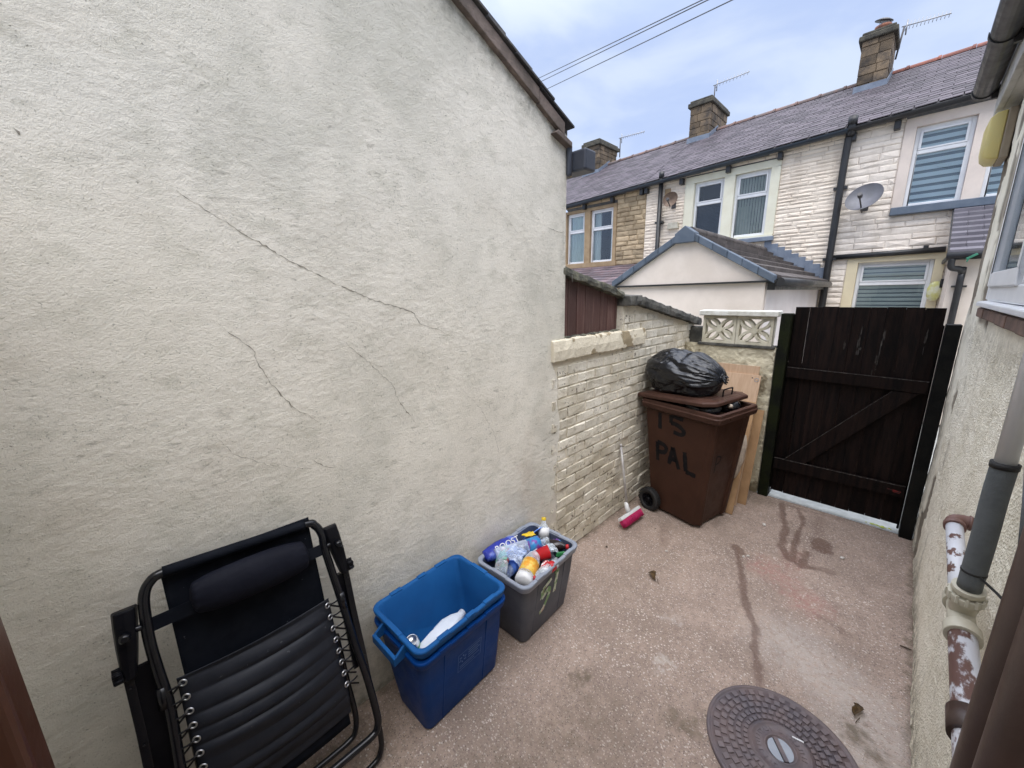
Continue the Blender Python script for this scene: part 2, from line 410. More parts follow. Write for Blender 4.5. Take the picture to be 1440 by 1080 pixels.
m_bluemark = M('moulded_blue_mark', (0.06, 0.15, 0.38), (0.05, 0.12, 0.33), 10, 0.5)
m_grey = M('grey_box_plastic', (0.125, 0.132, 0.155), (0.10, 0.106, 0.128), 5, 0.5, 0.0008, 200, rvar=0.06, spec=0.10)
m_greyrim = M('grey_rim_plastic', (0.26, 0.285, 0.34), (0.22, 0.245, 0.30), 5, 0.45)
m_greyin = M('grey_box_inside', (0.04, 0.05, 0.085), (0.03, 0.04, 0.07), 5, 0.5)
def sticker_mat():
    t = NT('torn_foil_number')
    n = t.noise(22, 4, 0.6, col=True); sp = t.n.new('ShaderNodeSeparateColor'); t.l.new(n, sp.inputs[0])
    c = t.mix(t.ramp(sp.outputs[0], 0.45, 0.55), (0.16, 0.34, 0.12), (0.62, 0.66, 0.55))
    c = t.mix(t.ramp(sp.outputs[1], 0.58, 0.66), c, (0.50, 0.13, 0.08))
    return t.fin(c, 0.4)
m_sticker = sticker_mat()
m_iron = M('cast_iron', (0.145, 0.108, 0.106), (0.10, 0.085, 0.096), 7, 0.55, 0.0012, 120, rvar=0.1)
m_irondark = M('cast_iron_recess', (0.062, 0.050, 0.052), (0.045, 0.037, 0.04), 12, 0.6, 0.001, 120)
m_water = M('puddle_water', (0.20, 0.22, 0.25), (0.16, 0.18, 0.22), 8, 0.06, spec=0.8)
m_leaf = M('dead_leaf', (0.11, 0.062, 0.018), (0.035, 0.02, 0.008), 60, 0.8)
m_chip = M('pale_stone', (0.6, 0.56, 0.52), (0.45, 0.4, 0.36), 60, 0.8)
m_chipb = M('brown_stone', (0.07, 0.045, 0.03), (0.05, 0.03, 0.02), 60, 0.8)
m_mdf = M('chipboard', (0.52, 0.36, 0.24), (0.45, 0.30, 0.19), 7, 0.7, 0.0008, 80, str_=(9, 1, 1))
m_card = M('cardboard', (0.40, 0.245, 0.125), (0.32, 0.19, 0.095), 6, 0.85, 0.001, 60)
m_foam = M('dirty_packing_foam', (0.50, 0.42, 0.34), (0.38, 0.31, 0.25), 14, 0.85, 0.006, 30)
m_white = M('white_upvc', (0.78, 0.79, 0.80), (0.70, 0.71, 0.73), 4, 0.3)
m_whitepl = M('white_plastic', (0.72, 0.72, 0.73), (0.6, 0.6, 0.6), 8, 0.45)
m_pink = M('pink_bristle', (0.52, 0.01, 0.11), (0.34, 0.006, 0.075), 90, 0.6, 0.004, 160)
m_handle = M('broom_tube', (0.50, 0.48, 0.46), (0.36, 0.34, 0.33), 14, 0.4)
m_brownpaint = M('brown_gloss_paint', (0.085, 0.030, 0.016), (0.068, 0.024, 0.013), 5, 0.35, 0.0006, 60, rvar=0.06)
m_brownpipe = M('brown_drainpipe', (0.058, 0.034, 0.027), (0.045, 0.027, 0.021), 6, 0.42, 0.0006, 60, rvar=0.08)
m_lag = M('grey_foam_lagging', (0.12, 0.132, 0.138), (0.095, 0.105, 0.11), 14, 0.85, 0.002, 60)
m_cream = M('aged_cream_plastic', (0.55, 0.52, 0.42), (0.44, 0.40, 0.31), 10, 0.45)
def flake_mat():
    t = NT('flaking_white_pipe_paint')
    n = t.noise(16, 6, 0.65, (1, 0.6, 1))
    c = t.mix(t.ramp(n, 0.57, 0.60), (0.62, 0.63, 0.67), (0.13, 0.065, 0.05))
    return t.fin(c, 0.45, t.bump(t.ramp(n, 0.57, 0.6, 1, 0), 0.001))
m_flake = flake_mat()
def flake2():
    t = NT('worn_pipe_paint')
    n = t.noise(14, 6, 0.65, (1, 0.5, 1))
    c = t.mix(t.ramp(n, 0.46, 0.52), (0.13, 0.068, 0.055), (0.55, 0.55, 0.58))
    return t.fin(c, 0.5)
m_flake2 = flake2()
m_yellow = M('yellowed_plastic', (0.62, 0.50, 0.16), (0.56, 0.47, 0.18), 4, 0.42)
m_alarmback = M('aged_grey_plastic', (0.30, 0.25, 0.18), (0.25, 0.20, 0.14), 6, 0.6)
m_blackgut = M('black_gutter', (0.016, 0.016, 0.017), (0.026, 0.026, 0.027), 5, 0.38, rvar=0.08)
m_bluegut = M('blue_black_gutter', (0.020, 0.030, 0.042), (0.028, 0.040, 0.055), 5, 0.4)
m_fascia = M('aged_white_board', (0.50, 0.49, 0.46), (0.36, 0.35, 0.32), 6, 0.6, 0.002, 40)
m_stonepink = M('painted_stone_cream', (0.85, 0.745, 0.62), (0.70, 0.60, 0.49), 2.2, 0.85, 0.01, 22, rnd=0.09, str_=(2.2, 1, .6), lo=.42, hi=.75)
m_stonewhite = M('painted_stone_white', (0.86, 0.77, 0.67), (0.72, 0.635, 0.54), 2.2, 0.85, 0.012, 18, rnd=0.07, str_=(2.2, 1, .6), lo=.42, hi=.75)
m_stonetan = M('bare_sandstone', (0.47, 0.365, 0.235), (0.35, 0.265, 0.165), 5, 0.9, 0.010, 25, rnd=0.22)
m_joint = M('stone_joint', (0.74, 0.65, 0.57), (0.60, 0.52, 0.44), 12, 0.95)
m_jointtan = M('sandy_joint', (0.32, 0.235, 0.13), (0.25, 0.18, 0.10), 12, 0.95)
m_surtan = M('sandstone_dressing', (0.38, 0.275, 0.165), (0.30, 0.21, 0.12), 5, 0.85, 0.003, 40)
m_surcream = M('cream_dressing', (0.76, 0.74, 0.60), (0.70, 0.67, 0.53), 3, 0.75, 0.002, 40)
m_surpink = M('pale_pink_dressing', (0.74, 0.64, 0.56), (0.66, 0.57, 0.50), 3, 0.75, 0.002, 40)
m_suryel = M('pale_yellow_dressing', (0.72, 0.63, 0.43), (0.66, 0.57, 0.39), 3, 0.75, 0.002, 40)
m_slate = M('purple_slate', (0.066, 0.053, 0.064), (0.088, 0.073, 0.083), 4, 0.7, 0.003, 50, rnd=0.34)
m_ridge = M('terracotta_ridge', (0.27, 0.10, 0.07), (0.18, 0.075, 0.06), 8, 0.85, 0.004, 40, rnd=0.15)
m_ridgeg = M('weathered_ridge', (0.13, 0.115, 0.115), (0.20, 0.12, 0.10), 6, 0.85, 0.004, 40, rnd=0.15)
m_chim = M('sooty_sandstone', (0.175, 0.128, 0.082), (0.065, 0.053, 0.043), 5, 0.9, 0.008, 30, rnd=0.32, lo=0.4, hi=0.7)
m_chimcap = M('mossy_cap_stone', (0.10, 0.092, 0.07), (0.05, 0.047, 0.04), 9, 0.95, 0.008, 40)
m_lead = M('lead_flashing', (0.20, 0.235, 0.29), (0.15, 0.18, 0.235), 8, 0.5, 0.002, 30)
m_pot = M('chimney_pot', (0.30, 0.12, 0.07), (0.16, 0.08, 0.06), 8, 0.8)
m_alu = M('aerial_metal', (0.35, 0.35, 0.36), (0.28, 0.28, 0.28), 8, 0.4, metal=0.6)
m_darkmetal = M('dark_mast_metal', (0.06, 0.06, 0.065), (0.09, 0.08, 0.075), 8, 0.5)
m_dish = M('grey_dish', (0.16, 0.16, 0.18), (0.13, 0.13, 0.14), 6, 0.5)
m_dishrust = M('rusty_dish', (0.20, 0.14, 0.10), (0.12, 0.08, 0.06), 8, 0.7)
m_smooth = M('pale_pink_masonry_paint', (0.83, 0.735, 0.645), (0.70, 0.61, 0.525), 1.3, 0.85, 0.002, 30)
m_smoothw = M('white_masonry_paint', (0.72, 0.67, 0.64), (0.66, 0.60, 0.57), 2, 0.85, 0.002, 30)
m_verge = M('blue_grey_verge_tile', (0.075, 0.10, 0.135), (0.10, 0.125, 0.16), 6, 0.6, 0.002, 40, rnd=0.18)
m_tile = M('brown_concrete_tile', (0.060, 0.050, 0.047), (0.088, 0.075, 0.07), 6, 0.75, 0.003, 40, rnd=0.18)
m_slateflat = M('grey_fibre_slate', (0.125, 0.115, 0.135), (0.155, 0.145, 0.165), 4, 0.55, 0.001, 40, rnd=0.10)
m_dark = M('dark_room', (0.02, 0.022, 0.025), (0.03, 0.03, 0.03), 2, 0.9)
m_blindlight = M('pale_blue_blind', (0.70, 0.80, 0.88), (0.66, 0.76, 0.84), 3, 0.7)
m_blinddark = M('sheer_blind_band', (0.20, 0.25, 0.31), (0.17, 0.22, 0.28), 3, 0.7)
m_blindgrey = M('grey_green_blind', (0.66, 0.71, 0.70), (0.60, 0.65, 0.64), 3, 0.7)
m_venetian = M('charcoal_venetian', (0.07, 0.075, 0.09), (0.05, 0.055, 0.065), 3, 0.5)
m_vertblind = M('cream_vertical_blind', (0.62, 0.62, 0.55), (0.50, 0.52, 0.44), 3, 0.7)
m_curtain = M('pale_green_net', (0.50, 0.58, 0.52), (0.44, 0.5, 0.46), 4, 0.8)
m_cable = M('grey_cable', (0.10, 0.11, 0.13), (0.12, 0.13, 0.15), 4, 0.6)
m_clear = clear_mat('clear_bottle_plastic')
m_clearblue = clear_mat('bluish_bottle_plastic', (0.78, 0.86, 1.0), 0.2)
m_milk = M('translucent_milk_plastic', (0.70, 0.74, 0.80), (0.62, 0.67, 0.75), 9, 0.35, 0.004, 25)
m_can = M('aluminium_can', (0.75, 0.75, 0.76), (0.6, 0.6, 0.6), 10, 0.28, metal=1)
m_cola = M('dark_bottle', (0.016, 0.010, 0.010), (0.02, 0.014, 0.016), 10, 0.15)
m_red = M('red_plastic', (0.50, 0.012, 0.018), (0.40, 0.01, 0.016), 20, 0.35)
m_orange = M('orange_yellow_label', (0.72, 0.32, 0.03), (0.75, 0.52, 0.10), 26, 0.45, lo=0.45, hi=0.55)
m_yell = M('yellow_wrapper', (0.70, 0.50, 0.02), (0.6, 0.40, 0.02), 40, 0.4)
m_packet = M('blue_packet_foil', (0.02, 0.035, 0.30), (0.10, 0.16, 0.55), 12, 0.25, 0.012, 18, lo=0.52, hi=0.66)
m_bluecard = M('blue_card', (0.10, 0.22, 0.66), (0.13, 0.26, 0.7), 8, 0.6)
m_purple = M('purple_blue_label', (0.16, 0.05, 0.30), (0.03, 0.22, 0.50), 16, 0.35, lo=0.46, hi=0.54)
m_greenlab = M('green_label', (0.25, 0.50, 0.42), (0.45, 0.10, 0.12), 14, 0.4, lo=0.55, hi=0.6)
m_redwhite = M('red_white_label', (0.5, 0.02, 0.03), (0.75, 0.72, 0.72), 45, 0.4, lo=0.48, hi=0.52)
m_green = M('green_plastic', (0.02, 0.16, 0.05), (0.03, 0.2, 0.06), 12, 0.4)
m_teal = M('green_peg_plastic', (0.04, 0.20, 0.13), (0.03, 0.17, 0.10), 12, 0.4)
m_yelbag = M('pale_yellow_film', (0.60, 0.58, 0.20), (0.70, 0.70, 0.55), 10, 0.4)
def bag_mat():
    t = NT('black_bin_liner')
    n = t.noise(9, 5, 0.6, (0.5, 1.7, 1.7), 1.2); n2 = t.noise(38, 4, 0.6, (0.35, 1.3, 1.3), 0.8)
    nor = t.bump(t.math('ADD', n, t.math('MULTIPLY', n2, 0.4)), 0.010)
    return t.fin((0.005, 0.006, 0.009), t.ramp(n2, 0.3, 0.7, 0.11, 0.22), nor, 0, 0.55)
m_bag = bag_mat()

# ================================================================== GROUND
yy, xx = np.meshgrid(np.linspace(-0.5, 4.14, 560), np.linspace(-1.75, 0.40, 260), indexing='ij')
j1 = (fbm(xx * 22, yy * 22, 3, 3) - 0.5) * 0.06
j2 = (fbm(xx * 60, yy * 60, 2, 9) - 0.5) * 0.035
wob = j1 + j2
def trail(pts, w, soft=0.011):
    d = polydist(xx, yy, pts) + wob * 0.55
    ww = w * (0.7 + 0.6 * fbm(xx * 9, yy * 9, 2, 21))
    return 1 - sstep(ww - soft, ww + soft, d)
wet = np.maximum.reduce([
    trail([(-.674, 3.064), (-.608, 2.921), (-.498, 2.604), (-.437, 2.454), (-.361, 2.341), (-.333, 2.178), (-.293, 2.088), (-.247, 1.94)], .020),
    trail([(-.676, 3.075), (-.63, 3.02)], .034), trail([(-.30, 2.10), (-.285, 2.06)], .027),
    trail([(-.567, 4.049), (-.51, 3.808), (-.452, 3.6), (-.429, 3.342), (-.367, 3.191), (-.277, 3.161), (-.208, 3.191)], .022),
    trail([(-.452, 4.066), (-.368, 3.834), (-.371, 3.58), (-.359, 3.365), (-.328, 3.189)], .018),
    trail([(-.225, 3.603), (-.21, 3.486)], .062), trail([(-.271, 3.365), (-.277, 3.161)], .026),
    trail([(-.2, 3.2), (-.12, 3.22)], .03) * .6,
    trail([(-.266, 3.985), (-.251, 3.742)], .04, .03) * .45, trail([(-.57, 4.08), (-.40, 4.05), (-.15, 4.1)], .025, .02) * .6,
    trail([(-.101, 2.697), (-.037, 2.667), (.022, 2.65)], .022, .02) * .6,
    trail([(-1.181, 2.957), (-1.084, 2.716)], .03, .03) * .35])
def blob(pts, w, soft): return 1 - sstep(w - soft, w + soft, polydist(xx, yy, pts) + wob * 2.2)
pink = np.maximum.reduce([blob([(-.44, 2.967), (-.36, 2.95)], .10, .09), blob([(-.22, 2.809), (-.174, 2.765)], .10, .09), blob([(-.35, 3.25), (-.33, 3.12)], .06, .06) * .7]) * .6
dirt_dark = np.maximum.reduce([blob([(-.919, 1.35), (-.9, 1.37)], .035, .04) * .8, blob([(-.472, 1.504), (-.42, 1.56)], .05, .05) * .7, blob([(.10, 2.02), (.2, 1.93)], .035, .05) * .8,
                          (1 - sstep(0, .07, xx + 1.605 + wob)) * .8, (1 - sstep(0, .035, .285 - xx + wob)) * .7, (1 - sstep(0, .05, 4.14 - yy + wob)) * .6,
                          blob([(-1.45, .3), (-1.2, .0)], .30, .25) * .5, blob([(-1.0, .5), (-.75, 1.2)], .16, .2) * .42, blob([(-1.1, 1.9), (-.95, 2.6)], .05, .2) * .22, blob([(-.9, 3.9), (-.7, 4.0)], .1, .12) * .4])  # broad blobs by recliner and tubs darken the floor, besides the edge dirt
worn = np.maximum.reduce([blob([(-.20, 2.35), (.12, 2.15), (.18, 1.85)], .16, .16) * .75, blob([(-.05, 1.45), (.2, 1.9)], .12, .1) * .6, blob([(-.666, 1.725), (-.66, 1.73)], .03, .012) * .7, blob([(-.75, 2.05), (-.73, 2.06)], .03, .02) * .5])
zz = (fbm(xx * 3, yy * 3, 4, 40) - .5) * .014 + (fbm(xx * 40, yy * 40, 2, 44) - .5) * .0022
gr = np_grid('yard_ground', np.stack([xx, yy, zz], -1), m_ground, dict(wet=wet, pink=pink, dirt_dark=np.clip(dirt_dark, 0, 1), worn=worn), flip=True)
tag(gr, 'pinkish brown exposed aggregate concrete floor of the back yard', None, kind='structure')
b = B(); b.box(-120, 120, 4.40, 160, -.30, -.03); b.box(-120, 120, -60, -.5, -.30, -.03); b.box(-120, -1.75, -.5, 4.40, -.3, -.03); b.box(.40, 120, -.5, 4.40, -.3, -.03)
tag(b.build('alley_ground', m_slab), 'grey concrete alley and ground beyond the yard walls', None, kind='structure')
b = B(); b.box(-.70, .21, 4.145, 4.41, -.2, .012)
st = thing('door_step', 'pale grey concrete step showing under the dark gate', 'step', (-.25, 4.2, 0))
b.build('step_slab', m_step, st, .006)
b = B()
for k in range(16):
    cx, cy = .09 + random.gauss(0, .03), 4.158 + random.random() * .02
    r = .006 + random.random() * .012
    b.lathe([(r, 0), (r * .8, .004), (0, .006)], (cx, cy, .011), (0, 0, 1), 8)
b.build('algae_patch', m_algae, st)

# ================================================================== OUTBUILDING (the big rendered gable on the near side)
ob = thing('outbuilding', 'tall cream rendered outbuilding side wall with cracks under a sloping slate verge', 'outbuilding', (-2.6, .8, 0))
y0, y1 = -.62, 2.09
def wrelief(y, z):
    wy = y + .05 * fbm(y * 5, z * 5, 2, 71); wz = z + .05 * fbm(y * 5 + 9, z * 5, 2, 72)
    lips = sstep(.46, .72, fbm(wy * 9, wz * 17, 4, 63)) * .0013 + sstep(.55, .68, fbm(wy * 22 + 3, wz * 36, 3, 66)) * .0015
    patch = .45 + .9 * sstep(.35, .65, fbm(y * 1.7, z * 1.7, 2, 76))
    return (fbm(y * 1.3, z * 1.3, 3, 60) - .5) * .020 + (fbm(y * 5, z * 6, 3, 61) - .5) * .0018 + lips * patch * .17 + (fbm(y * 50, z * 70, 3, 67) - .5) * .0017 * patch
Yg, T = np.meshgrid(np.linspace(y0, y1, 560), np.linspace(0, 1, 640), indexing='ij')
ztop = 3.215 - .44 * (Yg - 1.257)
Zg = T * ztop
lump = wrelief(Yg, Zg)
Xg = -1.600 + lump
# the lower far end dies off raggedly into the brick wall
edge = 2.01 + (vnoise(Zg * 6.7, Zg * 0, 5) - .5) * .13
cut = (Zg < 1.63) * np.clip(Yg - edge, 0, 1)
Yg2 = Yg - cut
dirtm = np.maximum.reduce([(1 - sstep(0, .55, Zg)) * .9 * fbm(Yg * 3, Zg * 2, 3, 81) * 1.6, (1 - sstep(0, .10, Zg)), sstep(.0, .18, Zg - ztop + .22) * .8 * fbm(Yg * 8, Zg * 8, 3, 83) * 1.5,
                           sstep(2.0, 2.09, Yg) * .6 * fbm(Yg * 20, Zg * 6, 3, 84) * 1.4 * (Zg > 1.63)])
warm = np.clip(sstep(.8, 2.0, Yg) * (1 - sstep(.4, 1.7, Zg)) + (1 - sstep(.3, 1.1, Zg)) * .4 + (1 - sstep(-.2, .7, Yg)) * .5 * fbm(Yg * 4, Zg * 4, 2, 6), 0, 1)
wl = np_grid('wall', np.stack([Xg, Yg2, Zg], -1), m_render, dict(dirt_dark=np.clip(dirtm, 0, 1), warm=warm), ob, flip=False)
# cracks, following the relief
CR = [[(0.186, 2.241), (0.236, 2.205), (0.289, 2.170), (0.370, 2.116), (0.456, 2.063), (0.516, 2.031), (0.620, 1.978), (0.780, 1.910), (0.886, 1.877), (0.956, 1.853), (0.996, 1.795), (1.105, 1.758), (1.188, 1.705)],
      [(0.230, 1.841), (0.270, 1.800), (0.315, 1.754), (0.319, 1.711), (0.357, 1.614), (0.416, 1.518), (0.509, 1.426)], [(0.251, 1.712), (0.288, 1.712), (0.319, 1.711)],
      [(0.641, 1.740), (0.689, 1.691), (0.740, 1.638), (0.831, 1.531), (0.849, 1.458), (0.939, 1.318)], [(0.831, 1.531), (0.882, 1.543)],
      [(1.175, 1.494), (1.345, 1.303), (1.436, 1.137), (1.466, 1.030), (1.474, 0.896)], [(0.457, 1.290), (0.494, 1.250), (0.543, 1.227)],
      [(0.163, 1.480), (0.210, 1.389), (0.310, 1.315), (0.453, 1.251)], [(1.910, 2.312), (2.012, 2.298), (2.08, 2.300)], [(1.455, 2.370), (1.582, 2.308), (1.652, 2.249)], [(-0.100, 2.336), (-0.095, 2.322)]]
CW = [.0034, .0030, .0014, .0026, .0014, .0011, .0024, .0012, .0032, .0011, .008]
def wall_x(y, z):
    y = np.array([y]); z = np.array([z])
    return -1.600 + float((wrelief(y, z))[0])
for pts, w in zip(CR, CW):
    P = []
    for (a, c) in zip(pts[:-1], pts[1:]):
        n = max(2, int(math.hypot(c[0] - a[0], c[1] - a[1]) / .012))
        for k in range(n):
            t = k / n
            P.append((a[0] + (c[0] - a[0]) * t + random.gauss(0, .0022), a[1] + (c[1] - a[1]) * t + random.gauss(0, .0022)))
    P.append(pts[-1])
    ws = [w * max(.25, min(1.8, random.gauss(.8, .5))) * min(1, .25 + 4 * min(i, len(P) - 1 - i) / len(P)) for i in range(len(P))]
    cr = B(); cr.ribbon(P, lambda u, v: (wall_x(u, v) + .0012, u, v), ws); cr.build('crack', m_crack, wl, fix=False)
# rest of the building
b = B()
b.prism([(y0, 0), (2.04, 0), (2.085, 1.63), (2.085, 2.80), (y0, 3.98)], -1.66, -5.2, 0)
b.build('wall_core', m_surcream, ob)
# verge board in two lengths, slates above
def vz(y): return 3.170 - .44 * (y - 1.257)
b = B()
for (a, c, dz, x) in ((-1.4, 1.80, 0, -1.566), (1.805, 2.03, -.004, -1.570)):
    P = [(a, vz(a) + dz), (c, vz(c) + dz), (c, vz(c) + .068 + dz), (a, vz(a) + .068 + dz)]
    b.prism(P, x, -1.60, 0)
b.prism([(1.93, vz(1.93) - .055), (2.09, vz(2.09) - .03), (2.09, vz(2.09) + .0), (1.96, vz(1.96) - .02)], -1.560, -1.62, 0)
b.build('verge_board', m_oldwood, ob, .004)
b = B()
k = 0
yy_ = 2.105
while yy_ > -1.6:
    L = .30; dy = .19 + random.uniform(-.01, .01)
    for i in range(13):
        x1_ = -1.562 - i * .30 + (0.0 if k % 2 else -.15) + (random.uniform(-.006, .006)); x0_ = x1_ - .296
        if i == 0: x1_ = -1.558 + random.uniform(-.012, .008)
        za = vz(yy_) + .085; zb = vz(yy_ - L) + .072
        b.add([(x0_, yy_, za), (x1_, yy_, za), (x1_, yy_ - L, zb), (x0_, yy_ - L, zb), (x0_, yy_, za + .010), (x1_, yy_, za + .010), (x1_, yy_ - L, zb + .01), (x0_, yy_ - L, zb + .01)],
              [(0, 1, 2, 3), (4, 7, 6, 5), (0, 4, 5, 1), (1, 5, 6, 2), (2, 6, 7, 3), (3, 7, 4, 0)])
    yy_ -= dy; k += 1
b.prism([(-1.55, vz(-1.55) + .045), (2.09, vz(2.09) + .045), (2.09, vz(2.09) + .068), (-1.55, vz(-1.55) + .068)], -1.60, -5.3, 0)
b.build('roof', m_slatedark, ob)
b = B()
b.box(-5.2, -1.478, 2.11, 2.22, 2.645, 2.765); b.box(-1.60, -1.57, 2.075, 2.11, 2.62, 2.80)
b.build('gutter', m_bluewood, ob, .012)
b = B(); b.box(-1.60, -1.575, 2.092, 2.112, 2.62, 2.76); b.build('fascia_end', m_stonetan, ob, .004)

# ================================================================== YARD WALL (painted brick) with ledge and ramped coping
yw = thing('yard_wall', 'cream painted brick yard wall with flaking ledge and dark ramped coping stones', 'brick wall', (-1.7, 3.2, 0))
def ramp_top(y): return 1.895 if y < 3.06 else 1.895 - .182 * (y - 3.06)
m_jointcrack = M('open_joint', (0.07, 0.056, 0.04), (0.30, 0.26, 0.19), 50, 0.95)
b = B(); mo = B()
course = .0765
for i in range(25):
    z0 = i * course + .004; z1 = z0 + .066
    off = 0 if i % 2 else -.1125
    ys = 1.80 + off
    start = 1.955 if i % 2 else 2.02
    while ys < 4.36:
        a, c = max(ys, start), min(ys + .215, 4.33)
        ys += .225
        if c - a < .04: continue
        if z1 > 1.49:
            a = max(a, 2.868)
            if c - a < .03: continue
            if z1 > ramp_top((a + c) / 2) - .07: continue
        x = -1.604 + random.gauss(0, .0025)
        s = random.gauss(0, .0025)
        vs = []
        for (dx, dd) in ((0, 0), (.0, 0)):
            pass
        ins = .006
        jit = lambda q: random.gauss(0, .0020)
        f0 = [(x + .0075 + jit(0) + s, a + ins + jit(0), z0 + ins * .8 + jit(0)), (x + .0075 + jit(0) - s, c - ins + jit(0), z0 + ins * .8 + jit(0)), (x + .0075 + jit(0) - s, c - ins + jit(0), z1 - ins * .8 + jit(0)), (x + .0075 + jit(0) + s, a + ins + jit(0), z1 - ins * .8 + jit(0))]
        bk = [(x - .02, a, z0), (x - .02, c, z0), (x - .02, c, z1), (x - .02, a, z1)]
        md = [(x + .003, a + .0005, z0 + .0005), (x + .003, c - .0005, z0 + .0005), (x + .003, c - .0005, z1 - .0005), (x + .003, a + .0005, z1 - .0005)]
        fs = [(0, 1, 2, 3)] + [(k, 4 + k, 4 + (k + 1) % 4, (k + 1) % 4) for k in range(4)] + [(4 + k, 8 + k, 8 + (k + 1) % 4, 4 + (k + 1) % 4) for k in range(4)]
        b.add(f0 + md + bk, fs)
        pc = .62 if z0 < .62 else .36 if z0 < 1.2 else .22
        for (h_, P0, P1) in ((1, (a, z0 - .003), (c, z0 - .003)), (0, (a - .004, z0), (a - .004, z1))):
            if random.random() > (pc if h_ else pc * .6): continue
            t0 = random.uniform(0, .5); t1 = random.uniform(t0 + .2, 1.0); n = 9; Q = []
            for k in range(n):
                t = t0 + (t1 - t0) * k / (n - 1)
                Q.append((P0[0] + (P1[0] - P0[0]) * t + random.gauss(0, .0012), P0[1] + (P1[1] - P0[1]) * t + random.gauss(0, .0012)))
            wq = random.choice((.002, .003, .005, .007))
            b.ribbon(Q, lambda u, v: (-1.5952 - .0006 * random.random(), u, v), [wq * random.uniform(.3, 1.5) * (.3 if k in (0, n - 1) else 1) for k in range(n)], m=1)
b.build('brickwork', [m_brick, m_jointcrack], yw, .0025, 2)
# mortar body, uneven
Ym, Zm = np.meshgrid(np.linspace(1.93, 4.36, 200), np.linspace(0, 1, 150), indexing='ij')
top = np.where(Ym < 2.86, 1.50, np.where(Ym < 3.06, 1.83, 1.83 - .182 * (Ym - 3.06)))
Zm = Zm * top
Xm = -1.6035 + (fbm(Ym * 30, Zm * 30, 3, 90) - .50) * .008 - .010 * sstep(.64, .72, fbm(Ym * 16, Zm * 26, 3, 95))
np_grid('mortar', np.stack([Xm, Ym, Zm], -1), m_mortar, {}, yw)
b = B(); b.prism([(1.95, 0), (4.37, 0), (4.37, 1.58), (3.06, 1.82), (2.868, 1.82), (2.868, 1.50), (1.95, 1.50)], -1.63, -1.80, 0)
b.box(-1.80, -1.606, 2.855, 2.925, 1.631, 1.825)
b.build('wall_core', m_brick, yw)
def rough_block(b, x0, x1, ya, yb, zf, th, n, seed, amp=.006, nx=4):
    """a stone bar along y; zf(y) = underside"""
    ring = []
    rs = np.random.RandomState(seed)
    for i in range(n + 1):
        y = ya + (yb - ya) * i / n
        z = zf(y)
        prof = [(x0, z), (x1, z), (x1 + .004, z + th * .5), (x1 - .004, z + th), ((x0 + x1) / 2, z + th + .006), (x0 + .003, z + th)]
        ring.append([(px + rs.normal(0, amp * .6), y + (rs.normal(0, amp * .3) if 0 < i < n else 0), pz + rs.normal(0, amp * .7)) for px, pz in prof])
    b.loft(ring, 0, None, smooth=False)
b = B(); rough_block(b, -1.68, -1.575, 1.95, 3.20, lambda y: 1.492, .135, 26, 3, .003)
b.build('ledge', m_ledge, yw, .006)
b = B()
rough_block(b, -1.82, -1.545, 2.845, 3.06, lambda y: 1.825, .078, 6, 5, .005)
for k, (a, c) in enumerate(((3.064, 3.60), (3.605, 4.12), (4.125, 4.42))):
    rough_block(b, -1.82, -1.55, a, c, lambda y: 1.822 - .182 * (y - 3.06), .075, 9, 7 + k, .005)
b.build('coping', m_coping, yw, .005)
b = B()   # dark end pier under the coping
b.box(-1.62, -1.47, 4.24, 4.37, 1.30, 1.575); b.build('end_pier', m_coping, yw, .012)

# plank infill standing on the ledge
pf = thing('plank_fence', 'red brown vertical plank panel with a mossy capping on the ledge', 'plank fence', (-1.66, 2.47, 1.63))
b = B(); y = 2.095
def cap_z(y): return 2.045 - .155 * (y - 2.1) / .74
while y < 2.84:
    w = random.choice((.085, .10, .10, .115)); c = min(y + w, 2.845)
    x = -1.655 + random.gauss(0, .0025)
    b.prism([(y + .0015, 1.632), (c - .002, 1.632), (c - .002, cap_z(c)), (y + .0015, cap_z(y))], x, x - .018, 0)
    y = c
b.build('planks', m_plank, pf, .002)
b = B(); rough_block(b, -1.72, -1.60, 2.07, 2.86, lambda y: cap_z(y) - .004, .055, 16, 31, .005); b.build('cap_rail', m_lichen, pf, .004)
b = B(); b.tube([(-1.632 + random.uniform(-.004, .006), 2.10 + .74 * k / 20, 1.632) for k in range(21)], [random.uniform(.006, .012) for k in range(21)], 6)
for k in range(90):
    yv = random.uniform(2.10, 2.84); r = random.uniform(.006, .018); 
    b.lathe([(r, 0), (r * .9, r * .5), (r * .4, r * .9), (0, r)], (-1.635 + random.uniform(-.012, .02), yv, 1.628), (random.uniform(-.3, .3), random.uniform(-.3, .3), 1), 6)
b.build('moss_line', m_lichen, pf)
b = B(); b.tube([(-1.61, 2.13, 2.085), (-1.60, 2.16, 2.04), (-1.605, 2.175, 2.0)], [.003, .004, .004], 6); b.build('cable_stub', m_alu, pf)

